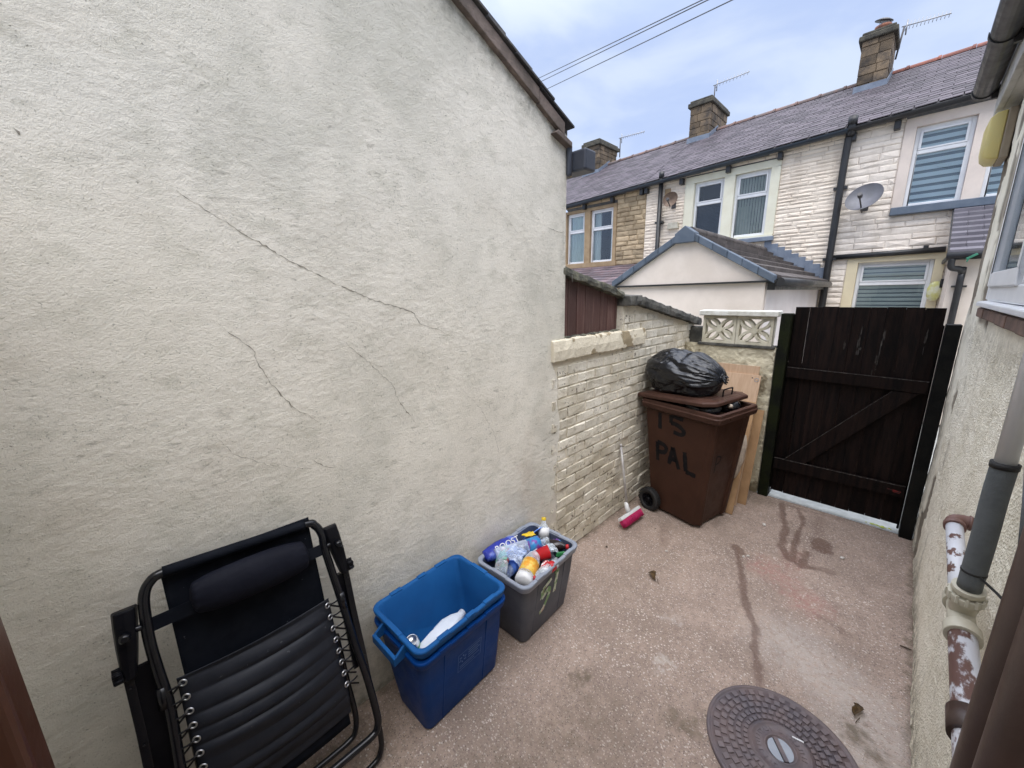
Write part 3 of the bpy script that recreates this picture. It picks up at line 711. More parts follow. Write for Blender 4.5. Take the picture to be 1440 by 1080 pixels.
# ================================================================== SCREEN BLOCK WALL
sw = thing('screen_block_wall', 'cream wall stub topped with two pierced flower pattern blocks beside the gate', 'screen block wall', (-1.13, 4.18, 0))
Xs, Zs = np.meshgrid(np.linspace(-1.605, -.792, 110), np.linspace(0, 1.425, 170), indexing='ij')
Ys = 4.135 + (fbm(Xs * 9, Zs * 9, 4, 12) - .5) * .035 + (fbm(Xs * 40, Zs * 40, 3, 15) - .5) * .010
np_grid('base_wall', np.stack([Xs, Ys, Zs], -1), m_base, {}, sw)
b = B(); b.box(-1.6, -.795, 4.16, 4.25, 0, 1.41); b.build('wall_core', m_base, sw)
b = B(); b.box(-1.47, -.80, 4.12, 4.24, 1.405, 1.432); b.build('bed_course', m_coping, sw, .006)
def screen_block(x0, x1, z0, z1):
    b = B(); ya, yb = 4.135, 4.225; t = .024
    b.box(x0, x1, ya, yb, z1 - t, z1); b.box(x0, x1, ya, yb, z0, z0 + t); b.box(x0, x0 + t, ya, yb, z0 + t, z1 - t); b.box(x1 - t, x1, ya, yb, z0 + t, z1 - t)
    cx, cz = (x0 + x1) / 2, (z0 + z1) / 2; hx, hz = (x1 - x0) / 2 - t * .8, (z1 - z0) / 2 - t * .8
    for sx, sz in ((1, 1), (1, -1), (-1, 1), (-1, -1)):
        for side in (1, -1):
            P = []
            for k in range(13):
                q = k / 12
                o = math.sin(PI * q) * .19 * side
                P.append((cx + sx * hx * (q - (o if side else 0)), cz + sz * hz * (q + o)))
            for i in range(12):
                a, c = P[i], P[i + 1]; dx, dz = c[0] - a[0], c[1] - a[1]; L = math.hypot(dx, dz); nx, nz = -dz / L * .0125, dx / L * .0125
                e = .0004 * ((i * 7 + (sx + 1) * 3 + (sz + 1) + side * 5) % 9)
                b.prism([(a[0] - nx, a[1] - nz), (c[0] - nx, c[1] - nz), (c[0] + nx, c[1] + nz), (a[0] + nx, a[1] + nz)], ya + .004 + e, yb - .004 - e, 1)
    b.lathe([(.03, 0), (.03, .076)], (cx, ya + .002, cz), (0, 1, 0), 16)
    return b.build('screen_block', m_screen, sw, .0025)
screen_block(-1.435, -1.135, 1.432, 1.695); screen_block(-1.131, -.832, 1.432, 1.695)
b = B(); b.box(-1.47, -.80, 4.10, 4.26, 1.697, 1.747); b.build('cap_stone', m_screencap, sw, .008)

m_redworn = M('worn_red_paint', (0.16, 0.008, 0.008), (0.02, 0.006, 0.006), 60, 0.6, lo=.45, hi=.55)
# ================================================================== GATE AND POSTS
gt = thing('gate', 'dark stained boarded gate with two ledges and a diagonal brace', 'gate', (-.25, 4.17, 0))
b = B(); x = -.692
bw = [.10, .085, .105, .098, .10, .092, .105, .10, .105]
sc_ = .884 / sum(bw)
for k, w in enumerate(bw):
    w *= sc_; gap = .0024 if k == 0 else .0006
    zt = 1.785 + random.uniform(-.003, .003); zb = .062 + random.uniform(0, .012)
    yv = 4.166 + random.gauss(0, .0015)
    b.box(x + .0008, x + w - gap, yv, yv + .020, zb, zt); x += w
b.box(-.70, .19, 4.1885, 4.193, .075, 1.30); b.box(-.45, .19, 4.1885, 4.193, 1.302, 1.77); b.box(-.70, -.64, 4.1885, 4.193, 1.302, 1.72)
bd = b
b = B(); b.prism([(-.690, 1.172), (.187, 1.158), (.187, 1.250), (-.690, 1.262)], 4.124, 4.162, 1); o = b.build('ledge_rail', m_gate, gt, .003)
b = B(); b.prism([(-.690, .30), (.187, .318), (.187, .410), (-.690, .402)], 4.126, 4.162, 1); b.build('ledge_rail', m_gate, gt, .003)
b = B(); b.prism([(-.61, .404), (-.46, .404), (.15, 1.157), (.0, 1.157)], 4.130, 4.161, 1); b.build('brace', m_gate, gt, .003)
b = bd
wearsp = [(-.245, 1.53, .012, .15), (-.24, 1.44, .02, .07), (-.105, 1.50, .009, .20), (-.12, 1.36, .008, .12), (-.135, 1.24, .006, .10), (-.335, 1.47, .01, .05), (.12, 1.55, .008, .16)]
for (cx, cz, w, h) in wearsp:
    for q in range(5):
        xx_, zz_ = cx + random.gauss(0, w * .45), cz + random.gauss(0, h * .25); ww, hh = w * random.uniform(.15, .4), h * random.uniform(.15, .4)
        pts = [(xx_ + ww * math.cos(a) * random.uniform(.6, 1.2), zz_ + hh * math.sin(a) * random.uniform(.7, 1.2)) for a in np.linspace(0, 2 * PI, 9)[:-1]]
        b.prism(pts, 4.1625, 4.1650, 1, m=1)
b.build('boards', [m_gate, m_gatewear], gt, .0012)
b = B(); b.bar((-.688, 4.124, 1.2625), (.185, 4.124, 1.2505), .006, .003); b.bar((-.688, 4.126, .4035), (.185, 4.126, .4115), .006, .003); b.bar((-.61, 4.131, .412), (.0, 4.131, 1.15), .005, .003)
b.build('pale_edge', m_gatewear, gt)  # paler strips along the upper edges of rails and brace
b = B(); b.bar((.085, 4.1235, .366), (.165, 4.1235, .360), .004, .009); b.bar((.12, 4.1235, .352), (.160, 4.1235, .350), .004, .006); b.build('red_mark', m_redworn, gt)
b = B(); b.box(-.782, -.700, 4.105, 4.21, 0, 1.728)
p1 = b.build('gate_post', m_mossy, None, .006); tag(p1, 'black gate post with green mossy foot beside the pierced block wall', 'gate post', 'gate posts')
b = B(); b.box(.2015, .279, 4.09, 4.20, 0, 1.672); b.box(.186, .2005, 4.19, 4.21, .02, 1.66)
p2 = b.build('gate_post', m_post, None, .006); tag(p2, 'black gate post standing against the roughcast house wall', 'gate post', 'gate posts')

# ================================================================== WHEELED BIN
bn = thing('wheelie_bin', 'tall brown wheeled bin painted 15 PAL with its lid propped ajar', 'wheelie bin', (-1.148, 3.345, 0), rad(-12))
bn.scale = (1, 1, 1.042)
def bh(z):   # half sizes of the tapering body at height z
    t = (z - .02) / .91
    return .240 + .085 * t, .215 + .052 * t
b = B()
rings = []
for z in (.02, .035, .30, .60, .90, .925):
    hx, hy = bh(z); g = []
    if z == .02: hx -= .012; hy -= .012
    # front (+x) side carries a shallow recess with stepped corners, the long sides are plain
    for (x, y) in ((hx - .030, hy), (-hx + .02, hy), (-hx, hy - .02), (-hx, -hy + .02), (-hx + .02, -hy), (hx - .055, -hy), (hx - .048, -hy + .004), (hx - .030, -hy + .022), (hx - .012, -hy + .034), (hx - .008, -hy + .060), (hx - .026, -hy + .068), (hx - .026, hy - .068), (hx - .008, hy - .060), (hx - .006, hy - .03), (hx - .012, hy - .012)):
        g.append((x, y, z))
    rings.append(g)
b.loft(rings, smooth=False)
b.build('body', m_bin, bn, .006, 2, local=True)
b = B()
r0 = [rrect(.325, .267, .03, .905), rrect(.352, .290, .04, .918), rrect(.360, .298, .045, .955), rrect(.352, .290, .04, .962), rrect(.352, .290, .04, .985), rrect(.338, .276, .035, .990), rrect(.318, .256, .03, .985), rrect(.308, .248, .03, .90)]
b.loft(r0, cap0=False, cap1=True, smooth=False)
for k in range(9):
    x = -.28 + k * .07
b.build('rim', m_binlid, bn, .003, 2, local=True)
# lid: hinged on the wall side, propped up by the rubbish inside
LH = V((-.375, 0, 1.005)); ang = rad(3.4)
def lid(p): 
    x, y, z = p
    return (LH.x + x * math.cos(ang) - z * math.sin(ang), y, LH.z + x * math.sin(ang) + z * math.cos(ang))
def lidring(gx0, gx1, hy, c, z): return [lid(q) for q in ((gx0, -hy, z), (gx1 - c, -hy, z), (gx1, -hy + c, z), (gx1, hy - c, z), (gx1 - c, hy, z), (gx0, hy, z))]
b = B()
b.loft([lidring(0, .655, .285, .07, -.012), lidring(-.01, .668, .297, .075, -.012), lidring(-.01, .668, .297, .075, .012), lidring(.0, .655, .286, .07, .020), lidring(.03, .60, .25, .06, .026), lidring(.05, .585, .235, .06, .034)], smooth=False)
b.obox(lid((.50, -.12, .036)), V((math.cos(ang), 0, math.sin(ang))) * .09, V((0, .05, 0)), V((-math.sin(ang), 0, math.cos(ang))) * .004)
b.build('lid', m_binlid, bn, .005, 2, local=True)
b = B(); b.tube(catmull([lid((.60, .10, .03)), lid((.605, .10, .075)), lid((.61, .08, .085)), lid((.61, -.01, .085)), lid((.605, -.03, .075)), lid((.60, -.03, .03))], 3), .0055, 8)
b.build('lid_handle', m_blackpl, bn, local=True)
b = B(); b.tube([(-.392, -.27, 1.0), (-.392, .27, 1.0)], .016, 12); b.box(-.39, -.34, -.20, -.16, .955, 1.01); b.box(-.39, -.34, .16, .20, .955, 1.01); b.build('hinge_handle', m_binlid, bn, local=True)
bagin = B()
for (cx, cy, cz, rx) in ((.10, -.12, .985, .13), (.22, .05, 1.0, .10), (-.08, .08, .985, .14), (.20, -.16, .99, .09)):
    bagin.lathe([(0, -.05), (rx * .7, -.045), (rx, 0), (rx * .75, .03), (rx * .3, .046), (0, .05)], (cx, cy, cz), (random.uniform(-.2, .2), random.uniform(-.2, .2), 1), 14)
bagin.lathe([(0, 0), (.022, .004), (.016, .02), (0, .03)], (.282, -.02, 1.0), (.4, -.5, 1), 7, 1)
bagin.build('rubbish_inside', [m_bag, m_foam], bn, local=True)
for sy in (-1, 1):
    b = B(); hy = .262
    b.lathe([(.062, -.026), (.088, -.027), (.098, -.020), (.100, -.008), (.100, .008), (.098, .020), (.088, .027), (.062, .026), (.062, -.026)], (-.215, sy * hy, .100), (0, 1, 0), 28, caps=False)
    for k in range(26):
        a = 2 * PI * k / 26
        b.obox((-.215 + .1 * math.cos(a), sy * hy, .1 + .1 * math.sin(a)), V((math.cos(a), 0, math.sin(a))) * .003, V((0, .022, 0)), V((-math.sin(a), 0, math.cos(a))) * .007)
    w = b.build('wheel', m_rubber, bn, local=True)
    b = B(); b.lathe([(.064, -.020), (.064, .020), (.05, .020), (.05, -.020), (.064, -.020)], (-.215, sy * hy, .100), (0, 1, 0), 28, caps=False); b.lathe([(.018, -.03), (.018, .03)], (-.215, sy * hy, .1), (0, 1, 0), 14)
    for k in range(8):
        a = 2 * PI * k / 8; d = V((math.cos(a), 0, math.sin(a)))
        b.obox(V((-.215, sy * hy, .1)) + d * .036, d * .022, V((0, .016, 0)), V((-d.z, 0, d.x)) * .0045)
    b.build('hub', m_blackpl, w, local=True)
b = B(); b.tube([(-.215, -.25, .1), (-.215, .25, .1)], .012, 8); b.build('axle', m_darkmetal, bn, local=True)
# hand sprayed lettering on the yard side and on the front
def face_y(u, z): return (u, -bh(z)[1] - .0016, z)
def face_x(v, z): return (bh(z)[0] - .0242, v, z)
def strokes(b, S, fn, w):
    for P in S:
        Q = catmull([(p[0], p[1], 0) for p in P], 6) if len(P) > 2 else [V((P[0][0] + (P[1][0] - P[0][0]) * k / 8, P[0][1] + (P[1][1] - P[0][1]) * k / 8, 0)) for k in range(9)]
        b.ribbon([(q.x, q.y) for q in Q], fn, [w * random.uniform(.85, 1.18) for q in Q])
for S, fn, w in (([[(-.165, .895), (-.160, .755)]], face_y, .035),
            ([[(.055, .885), (-.055, .897)], [(-.055, .897), (-.058, .830)], [(-.058, .830), (-.02, .833), (.035, .815), (.065, .785), (.040, .758), (-.03, .763)]], face_y, .035),
            ([[(-.180, .635), (-.172, .470)], [(-.180, .635), (-.115, .625), (-.090, .595), (-.115, .560), (-.172, .552)]], face_y, .036),
            ([[(-.060, .475), (-.030, .630)], [(-.030, .630), (.035, .460)], [(-.045, .532), (.012, .528)]], face_y, .036),
            ([[(.080, .625), (.098, .465)], [(.098, .465), (.185, .458)]], face_y, .036),
            ([[(-.11, .62), (-.11, .48)], [(-.11, .62), (-.05, .60), (-.06, .56), (-.11, .55)]], face_x, .012)):
    b = B(); strokes(b, S, fn, w); b.build('painted_character', m_spray, bn, local=True, fix=False)

# bag on the lid
bg = thing('bin_bag', 'stuffed black plastic rubbish bag lying on top of the brown bin', 'bin bag', (-1.268, 3.325, 1.052), rad(-8))
ns, nt = 170, 220
S_, TH = np.meshgrid(np.linspace(0, 1, ns), np.linspace(0, 2 * PI, nt, endpoint=False), indexing='ij')
q_ = np.abs(2 * S_ - 1)
prof = np.where(S_ < .5, np.power(np.clip(1 - q_ ** 3.6, 0, 1), .48), np.power(np.clip(1 - q_ ** 2.9, 0, 1), .62))
gather = sstep(.45, .97, S_)
rid = 1 - np.abs(2 * fbm(np.cos(TH) * 4.2 + 9 + S_ * .5, np.sin(TH) * 4.2 + S_ * 1.1 + 4, 3, 103) - 1)
rid2 = 1 - np.abs(2 * fbm(np.cos(TH) * 8.5 + 2, np.sin(TH) * 8.5 + S_ * 1.6 + 7, 2, 107) - 1)
nz = fbm(np.cos(TH) * 1.6 + 5, np.sin(TH) * 1.6 + S_ * 3.2 + 5, 3, 101) - .5
fol = 1 - np.abs(2 * vnoise(TH * 24 / (2 * PI) + 1.2 * np.sin(TH * 2) + S_ * 2.2, S_ * 2.6 + 3, 111) - 1)
dia = 1 - np.abs(2 * fbm(TH * 1.9 + S_ * 4.2, S_ * 2.4 - TH * .9 + 11, 3, 113) - 1)
rr_ = prof * (1 + .30 * nz + .16 * (rid - .78) * (.35 + .65 * gather) - .085 * fol ** 4 * gather ** 1.2 - .055 * dia ** 9 - .06 * gather)
Xb = -.330 + .675 * S_ + .03 * np.sin(2 * TH + 1) * prof - .012 * sstep(.93, 1.0, S_)
Yb = np.cos(TH) * rr_ * .235 - .03 * gather
Zb = .205 + np.sin(TH) * rr_ * .205 * (.80 + .20 * sstep(.05, .40, S_)) - .010 * gather - .022 * np.exp(-((S_ - .58) / .06) ** 2) * np.maximum(np.sin(TH), 0)
floor_ = .034 + Xb * .08
Zb = np.where(Zb < floor_ + .085, floor_ + .085 - .085 * (1 - np.exp(-(floor_ + .085 - Zb) / .030)), Zb)
Pb = np.stack([Xb, Yb, Zb], -1)
b = B(); b.grid(Pb, wrap=True)
o = b.build('liner', m_bag, bg, local=True)
b = B()
for k in range(9):
    a = 2 * PI * k / 9
    b.tube(catmull([(.318, -.03 + .03 * math.cos(a), .21 + .03 * math.sin(a)), (.338, -.03 + .012 * math.cos(a), .21 + .014 * math.sin(a)), (.354, -.03 + .026 * math.cos(a + .5), .205 + .026 * math.sin(a + .5)), (.362, -.03 + .036 * math.cos(a + .6), .20 + .034 * math.sin(a + .6))], 3), [.012, .011, .010, .008, .007, .007, .006, .006, .005, .003], 7)
b.build('gathered_neck', m_bag, bg, local=True)

# ================================================================== BROOM
br = thing('broom', 'small broom with white socket and bright pink bristles leaning on brick wall', 'broom', (-1.41, 2.81, 0))
hd = V((.06, 1, 0)).normalized(); dn = V((.62, -.05, -.66)).normalized(); sd = hd.cross(dn).normalized()
c0 = V((-1.435, 2.815, .085))
b = B(); b.obox(c0, hd * .145, dn * .014, sd * .023); o = b.build('head', m_whitepl, br, .008, 3)
b = B(); b.tube([c0 - dn * .01, c0 - dn * .02 + V((-.012, .0, .03)), c0 + V((-.045, .012, .085))], [.022, .02, .015], 12); b.build('socket', m_whitepl, br)
b = B()
for i in range(30):
    for j in range(5):
        p = c0 + hd * (-.138 + .276 * i / 29) + sd * (-.018 + .036 * j / 4) + dn * .012
        d = (dn + hd * random.gauss(0, .06) + sd * random.gauss(0, .10)).normalized()
        L = .058 + random.gauss(0, .003)
        b.tube([p, p + d * L], [.0042, .0048], 5)
b.build('bristles', m_pink, br)
b = B(); b.tube([c0 + V((-.035, .010, .07)), (-1.578, 2.872, .645)], .0105, 10); b.tube([(-1.5765, 2.8715, .64), (-1.580, 2.873, .66)], .0118, 10); b.build('handle', m_handle, br)

# ================================================================== BOARDS BEHIND THE BIN
def leaning(name, label, mat, x0, x1, yb, yt, zt, th, extra=None, tilt=0, cat='board'):
    L = math.hypot(yt - yb, zt); a = math.atan2(yt - yb, zt)
    t = thing(name, label, cat, ((x0 + x1) / 2, yb, 0)) if extra else None
    fn = lambda u, v, w: (u + tilt * v, yb + v * math.sin(a) - w * math.cos(a), v * math.cos(a) + w * math.sin(a))
    b = B()
    vs = [fn(u, v, w) for w in (0, th) for v in (0, L) for u in (x0, x1)]
    b.add(vs, [(0, 2, 3, 1), (4, 5, 7, 6), (0, 1, 5, 4), (2, 6, 7, 3), (0, 4, 6, 2), (1, 3, 7, 5)])
    o = b.build('sheet' if extra else name, mat, t, .0015)
    if extra: extra(fn, t, L)
    else: tag(o, label, cat)
    return t
def holes(fn, t, L):
    b = B()
    for (u, v, r) in ((-.893, L - .045, .016),):
        b.tube([fn(u + r * math.cos(a), v + r * math.sin(a), .0185) for a in np.linspace(0, 2 * PI, 18)[:-1]], .003, 6, closed=True)
    b.build('cam_fitting', m_alu, t)
    for (u, v) in ((-.93, L - .01 - .02), (-.905, L - .42), (-.90, L - .60)):
        b = B(); b.lathe([(.006, 0), (.0055, .001), (0, .0011)], fn(u, v, .018), V(fn(0, 0, 1)) - V(fn(0, 0, 0)), 8); b.build('dowel_hole', m_dark, t)
leaning('leaning_chipboard', 'light wood chipboard panel with a round fitting leaning behind the bin', m_mdf, -1.30, -.862, 3.74, 4.08, 1.165, .018, holes)
leaning('chipboard_sheet', 'taller bare chipboard sheet standing against the cream wall stub', m_mdf, -1.25, -.888, 3.93, 4.105, 1.245, .012)
leaning('cardboard_sheet', 'brown cardboard sheet leaning in front of the chipboard and tight to the bin', m_card, -.935, -.838, 3.545, 3.99, .93, .010, None, -.02)
leaning('cardboard_strip', 'darker cardboard strip tucked behind the folded one beside the gate', m_card, -.93, -.80, 3.80, 4.10, .84, .006, None, -.01)
P_ = np.linspace(0, 1, 26); Q_ = np.linspace(0, 2 * PI, 28, endpoint=False)
Sp, Tp = np.meshgrid(P_, Q_, indexing='ij')
rp = np.sin(PI * np.clip(Sp, .001, .999)) ** .35 * (1 + .35 * (fbm(Tp * 2, Sp * 5, 3, 7) - .5))
Pf = np.stack([-.905 + .055 * np.cos(Tp) * rp + .02 * Sp, 3.665 + .05 * np.sin(Tp) * rp + .12 * Sp, .28 + .40 * Sp], -1)
b = B(); b.grid(Pf, wrap=True); tag(b.build('foam_packing', m_foam), 'crumpled pale foam packing wedged between the bin and cardboard', 'packing foam')

# ================================================================== RECYCLING BOXES
def recycle_box(name, label, group, loc, rz, tx, ty, bx, by, H, mats, handle=True, floor=.03, bshift=(0, 0)):
    t = thing(name, label, 'recycling box', loc, rz, group)
    def rg(f, ex, z, r):
        hx, hy = bx + (tx - bx) * f + ex, by + (ty - by) * f + ex
        return rrect(hx, hy, r, z, 5, (bshift[0] * (1 - f), bshift[1] * (1 - f)))
    b = B()
    b.loft([rg(0, -.012, 0, .03), rg(0, 0, .008, .035), rg(.30, 0, H * .30, .036), rg(.6, 0, H * .6, .036), rg(.91, -.004, H - .045, .036)], 0, None, cap1=False)
    b.loft([rg(.91, -.004, H - .045, .036), rg(.915, .010, H - .042, .045), rg(.99, .014, H - .006, .048), rg(1, .010, H, .046), rg(1, -.006, H, .036), rg(.985, -.012, H - .008, .034)], 1, None, cap0=False, cap1=False)
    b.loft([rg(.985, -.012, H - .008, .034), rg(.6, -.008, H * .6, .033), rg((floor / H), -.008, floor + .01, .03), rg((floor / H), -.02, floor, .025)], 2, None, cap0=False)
    # stepped lugs along the rim
    for sx in (-1, 1):
        for yc, w in ((-.13, .06), (.02, .05), (.14, .07)):
            b.box(sx * (tx + .002) - .011, sx * (tx + .002) + .011, yc - w / 2, yc + w / 2, H - .010, H + .0045, m=1)
    for sy in (-1, 1):
        b.box(-.06, .05, sy * (ty + .002) - .011, sy * (ty + .002) + .011, H - .010, H + .0035, m=1)
    for (u0, u1) in ((-.125, -.119), (.125, .131)):
        f0, f1 = .03, .9
        for (ua,) in ((u0,), ):
            x0_, x1_ = bx + (tx - bx) * f0, bx + (tx - bx) * f1
            vs = [(x0_ + .0015 + bshift[0] * (1 - f0), u0, H * f0), (x0_ + .0015 + bshift[0] * (1 - f0), u1, H * f0), (x1_ + .0015, u1, H * f1), (x1_ + .0015, u0, H * f1)]
            vs2 = [(p[0] - .006, p[1], p[2]) for p in vs]
            b.add(vs + vs2, [(0, 1, 2, 3), (7, 6, 5, 4), (0, 4, 5, 1), (1, 5, 6, 2), (2, 6, 7, 3), (3, 7, 4, 0)])
    b.build('tub', list(mats), t, .0018, 2, local=True)
    if handle:
        b = B(); yb_ = -ty - .012
        for sx in (-1, 1): b.prism([(yb_ + .012, H - .012), (yb_ - .045, H - .050), (yb_ - .045, H - .085), (yb_ + .02, H - .075)], sx * .085 - .006, sx * .085 + .006, 0)
        b.prism([(yb_ - .036, H - .047), (yb_ - .050, H - .050), (yb_ - .050, H - .088), (yb_ - .036, H - .085)], -.091, .091, 0)
        b.build('handle', mats[1], t, .003, local=True)
    return t
# two blue tubs, one nested in the other
lo = recycle_box('recycling_box', 'lower blue recycling tub standing on the floor with a moulded emblem', 'nested blue recycling boxes', (-1.384, .872, .004), rad(2.5), .186, .250, .122, .224, .460, (m_bluelow, m_bluelow, m_bluelow), False, .03, (.004, .02))
up_ = recycle_box('recycling_box', 'upper blue recycling tub nested inside another and holding a can', 'nested blue recycling boxes', (-1.384, .872, .084), rad(2.5), .186, .250, .106, .21, .438, (m_blue, m_blue, m_blue), True, .075, (.004, .02))
def lowface(u, z):
    f = z / .46
    return (.122 + .064 * f + .004 * (1 - f) + .0022, u, z)
b = B()
def rectline(b, fn, u0, u1, z0, z1, w):
    for P in ([(u0, z0), (u1, z0)], [(u1, z0), (u1, z1)], [(u1, z1), (u0, z1)], [(u0, z1), (u0, z0)]): b.ribbon(P, fn, w)
rectline(b, lowface, -.045, .095, .225, .325, .0022)
for k in range(4):
    b.ribbon([(.015, .312 - k * .014), (.088 - (k % 2) * .012, .312 - k * .014)], lowface, .005)
for k in range(2):
    b.ribbon([(-.035, .252 - k * .012), (.085 - k * .03, .252 - k * .012)], lowface, .004)
for k in range(6):
    a = 2 * PI * k / 6
    b.ribbon([(-.018 + .012 * math.cos(a), .290 + .012 * math.sin(a)), (-.018 + .022 * math.cos(a + .5), .290 + .022 * math.sin(a + .5))], lowface, .006)
b.build('moulded_emblem', m_bluemark, lo, local=True, fix=False)
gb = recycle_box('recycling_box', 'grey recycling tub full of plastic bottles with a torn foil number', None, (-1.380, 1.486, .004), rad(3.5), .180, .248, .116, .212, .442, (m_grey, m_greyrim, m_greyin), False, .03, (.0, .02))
def greyface(u, z):
    f = z / .442
    return (.116 + .064 * f + .0026, u, z)
b = B()
strokes(b, [[(.00, .345), (-.075, .315)], [(-.075, .315), (-.075, .25)], [(-.075, .25), (-.02, .285), (-.005, .24), (-.03, .19), (-.055, .155), (-.08, .15)]], greyface, .028)
strokes(b, [[(.055, .375), (.05, .215)], [(.055, .375), (.035, .355)]], greyface, .028)
b.build('foil_number', m_sticker, gb, local=True, fix=False)
b = B(); b.ribbon([(.022, .37), (.022, .40)], greyface, .008); b.build('slot', m_dark, gb, local=True, fix=False)

# ---- things in the tubs
def bottle(name, label, cat, p, ax, L, R, mat, capmat=None, labmat=None, lab=(.3, .6), milk=False, group=None, squash=1.0, base=None):
    p = V(p); ax = V(ax).normalized()
    t = thing(name, label, cat, p, 0, group)
    prof = [(R * .55, .004), (R * .85, 0), (R, .012), (R * 1.0, L * .2), (R * .95, L * .35), (R * 1.0, L * .5), (R * .98, L * .62), (R * .75, L * .78), (R * .40, L * .88), (R * .36, L * .96)]
    b = B(); b.lathe(prof, p, ax, 20, squash=squash); b.build('shell', mat, t)
    if labmat:
        b = B(); b.lathe([(R * 1.012, L * lab[0]), (R * 1.012, L * lab[1])], p, ax, 20, squash=squash); b.build('label_band', labmat, t)
    if capmat:
        b = B(); b.lathe([(R * .40, L * .94), (R * .42, L * .945), (R * .42, L * 1.02), (R * .36, L * 1.03)], p, ax, 14); b.build('cap', capmat, t)
    if base:
        b = B(); b.lathe([(0, -.002), (R * .8, -.003), (R * 1.01, .01), (R * 1.015, L * .14)], p, ax, 20, squash=squash); b.build('base_cup', base, t)
    return t
# grey tub contents, rim at z = 0.446
heap = B()
t = bottle('drinks_bottle', 'clear bottle with orange and yellow label and white base facing out', 'bottle', (-1.245, 1.292, .425), (-.40, .90, .10), .255, .048, m_clear, None, m_orange, (.20, .55), base=m_whitepl)
t = bottle('water_bottle', 'large crumpled clear bottle with purple and blue label lying across the tub', 'bottle', (-1.485, 1.315, .445), (.45, 1.0, .06), .33, .052, m_clearblue, m_clear, m_purple, (.60, .84), squash=.85)
t = bottle('squash_bottle', 'crushed clear bottle with a small green and red label', 'bottle', (-1.40, 1.27, .40), (-.55, .75, .30), .20, .045, m_clear, None, m_greenlab, (.35, .8), squash=.75)
t = bottle('cola_bottle', 'dark bottle with bright red cap in the far corner of the tub', 'bottle', (-1.40, 1.61, .42), (.87, .42, .10), .175, .034, m_cola, m_red, None)
t = bottle('small_bottle', 'small clear bottle with red cap lying just inside the rim', 'bottle', (-1.212, 1.53, .425), (-.04, -1, .03), .18, .028, m_clear, m_red, m_red, (.12, .32))
t = bottle('tall_bottle', 'upright clear bottle with yellow cap poking out at the back', 'bottle', (-1.405, 1.655, .31), (-.32, .36, .9), .225, .036, m_clear, m_yell, m_whitepl, (.5, .75))
# packet with its lettering
pc = thing('drinks_packet', 'shiny blue multipack wrapper lettered in white beside the wall', 'packet', (-1.52, 1.36, .42))
Sp, Tp = np.meshgrid(np.linspace(0, 1, 22), np.linspace(0, 2 * PI, 26, endpoint=False), indexing='ij')
rp = np.clip(np.sin(PI * np.clip(Sp, .0, 1)), 0, 1) ** .22 * (1 + .22 * (fbm(Tp * 2, Sp * 6, 3, 17) - .5))
axp = V((.22, .97, .12)).normalized(); sdp = V((.97, -.22, 0)).normalized(); upp = axp.cross(sdp) * -1
if upp.z < 0: upp = -upp
pp = np.array(V((-1.545, 1.275, .43)))[None, None] + np.array(axp) * (Sp[..., None] * .235) + np.array(sdp) * (.055 * np.cos(Tp) * rp)[..., None] + np.array(upp) * (.042 * np.sin(Tp) * rp)[..., None]
b = B(); b.grid(pp, wrap=True); b.build('wrapper', m_packet, pc)
def text_mesh(txt, size, name, mat, parent, mtx, extr=.0008):
    cu = bpy.data.curves.new(name, 'FONT'); cu.body = txt; cu.size = size; cu.extrude = extr; cu.align_x = 'CENTER'; cu.align_y = 'CENTER'
    tmp = bpy.data.objects.new(name, cu); COL.objects.link(tmp)
    dg = bpy.context.evaluated_depsgraph_get()
    me = bpy.data.meshes.new_from_object(tmp.evaluated_get(dg)); bpy.data.objects.remove(tmp); bpy.data.curves.remove(cu)
    me.name = name; me.materials.clear(); me.materials.append(mat); me.transform(wm(parent).inverted() @ mtx)
    o = bpy.data.objects.new(name, me); COL.objects.link(o); o.parent = parent
    return o
nrm = (upp * .72 + sdp * .70).normalized(); tx_ = axp; ty_ = nrm.cross(tx_).normalized()
cpos = V((-1.545, 1.275, .43)) + axp * .15 + nrm * .052
mt = Matrix((tx_, ty_, nrm)).transposed().to_4x4(); mt.translation = cpos
text_mesh('BOOST', .05, 'packet_lettering', m_whitepl, pc, mt)
cu_ = thing('paper_cup', 'red paper cup with white inside lying on its side', 'cup', (-1.30, 1.50, .43))
cax = V((.45, .85, .12)).normalized()
b = B(); b.lathe([(.028, 0), (.040, .095), (.042, .097), (.0385, .096), (.027, .004), (0, .003)], (-1.335, 1.475, .435), cax, 22, ms=[0, 0, 1, 1, 1]); b.build('cup', [m_red, m_whitepl], cu_)
b = B()
for k, (h0, h1, a0) in enumerate(((.03, .07, .3), (.03, .075, .75), (.035, .065, 1.2))):
    u = cax.orthogonal().normalized(); w = cax.cross(u)
    b.ribbon([(h0, a0), (h1, a0 + .1), (h1 - .012, a0 + .28)], lambda h, a: V((-1.335, 1.475, .435)) + cax * h + (u * math.cos(a + 2.2) + w * math.sin(a + 2.2)) * (.0288 + .1263 * h), .007)
b.build('cup_marking', m_whitepl, cu_, fix=False)
cd = thing('blue_card', 'flat blue cardboard piece standing at the back of the grey tub', 'card', (-1.50, 1.60, .42))
b = B(); b.obox((-1.495, 1.625, .425), V((.01, .07, .01)), V((.035, -.01, .045)), V((.004, .001, -.003)) * .5); b.build('card', m_bluecard, cd)
yl = thing('yellow_wrapper', 'small bright yellow wrapper lying behind the clear bottles', 'wrapper', (-1.47, 1.56, .47))
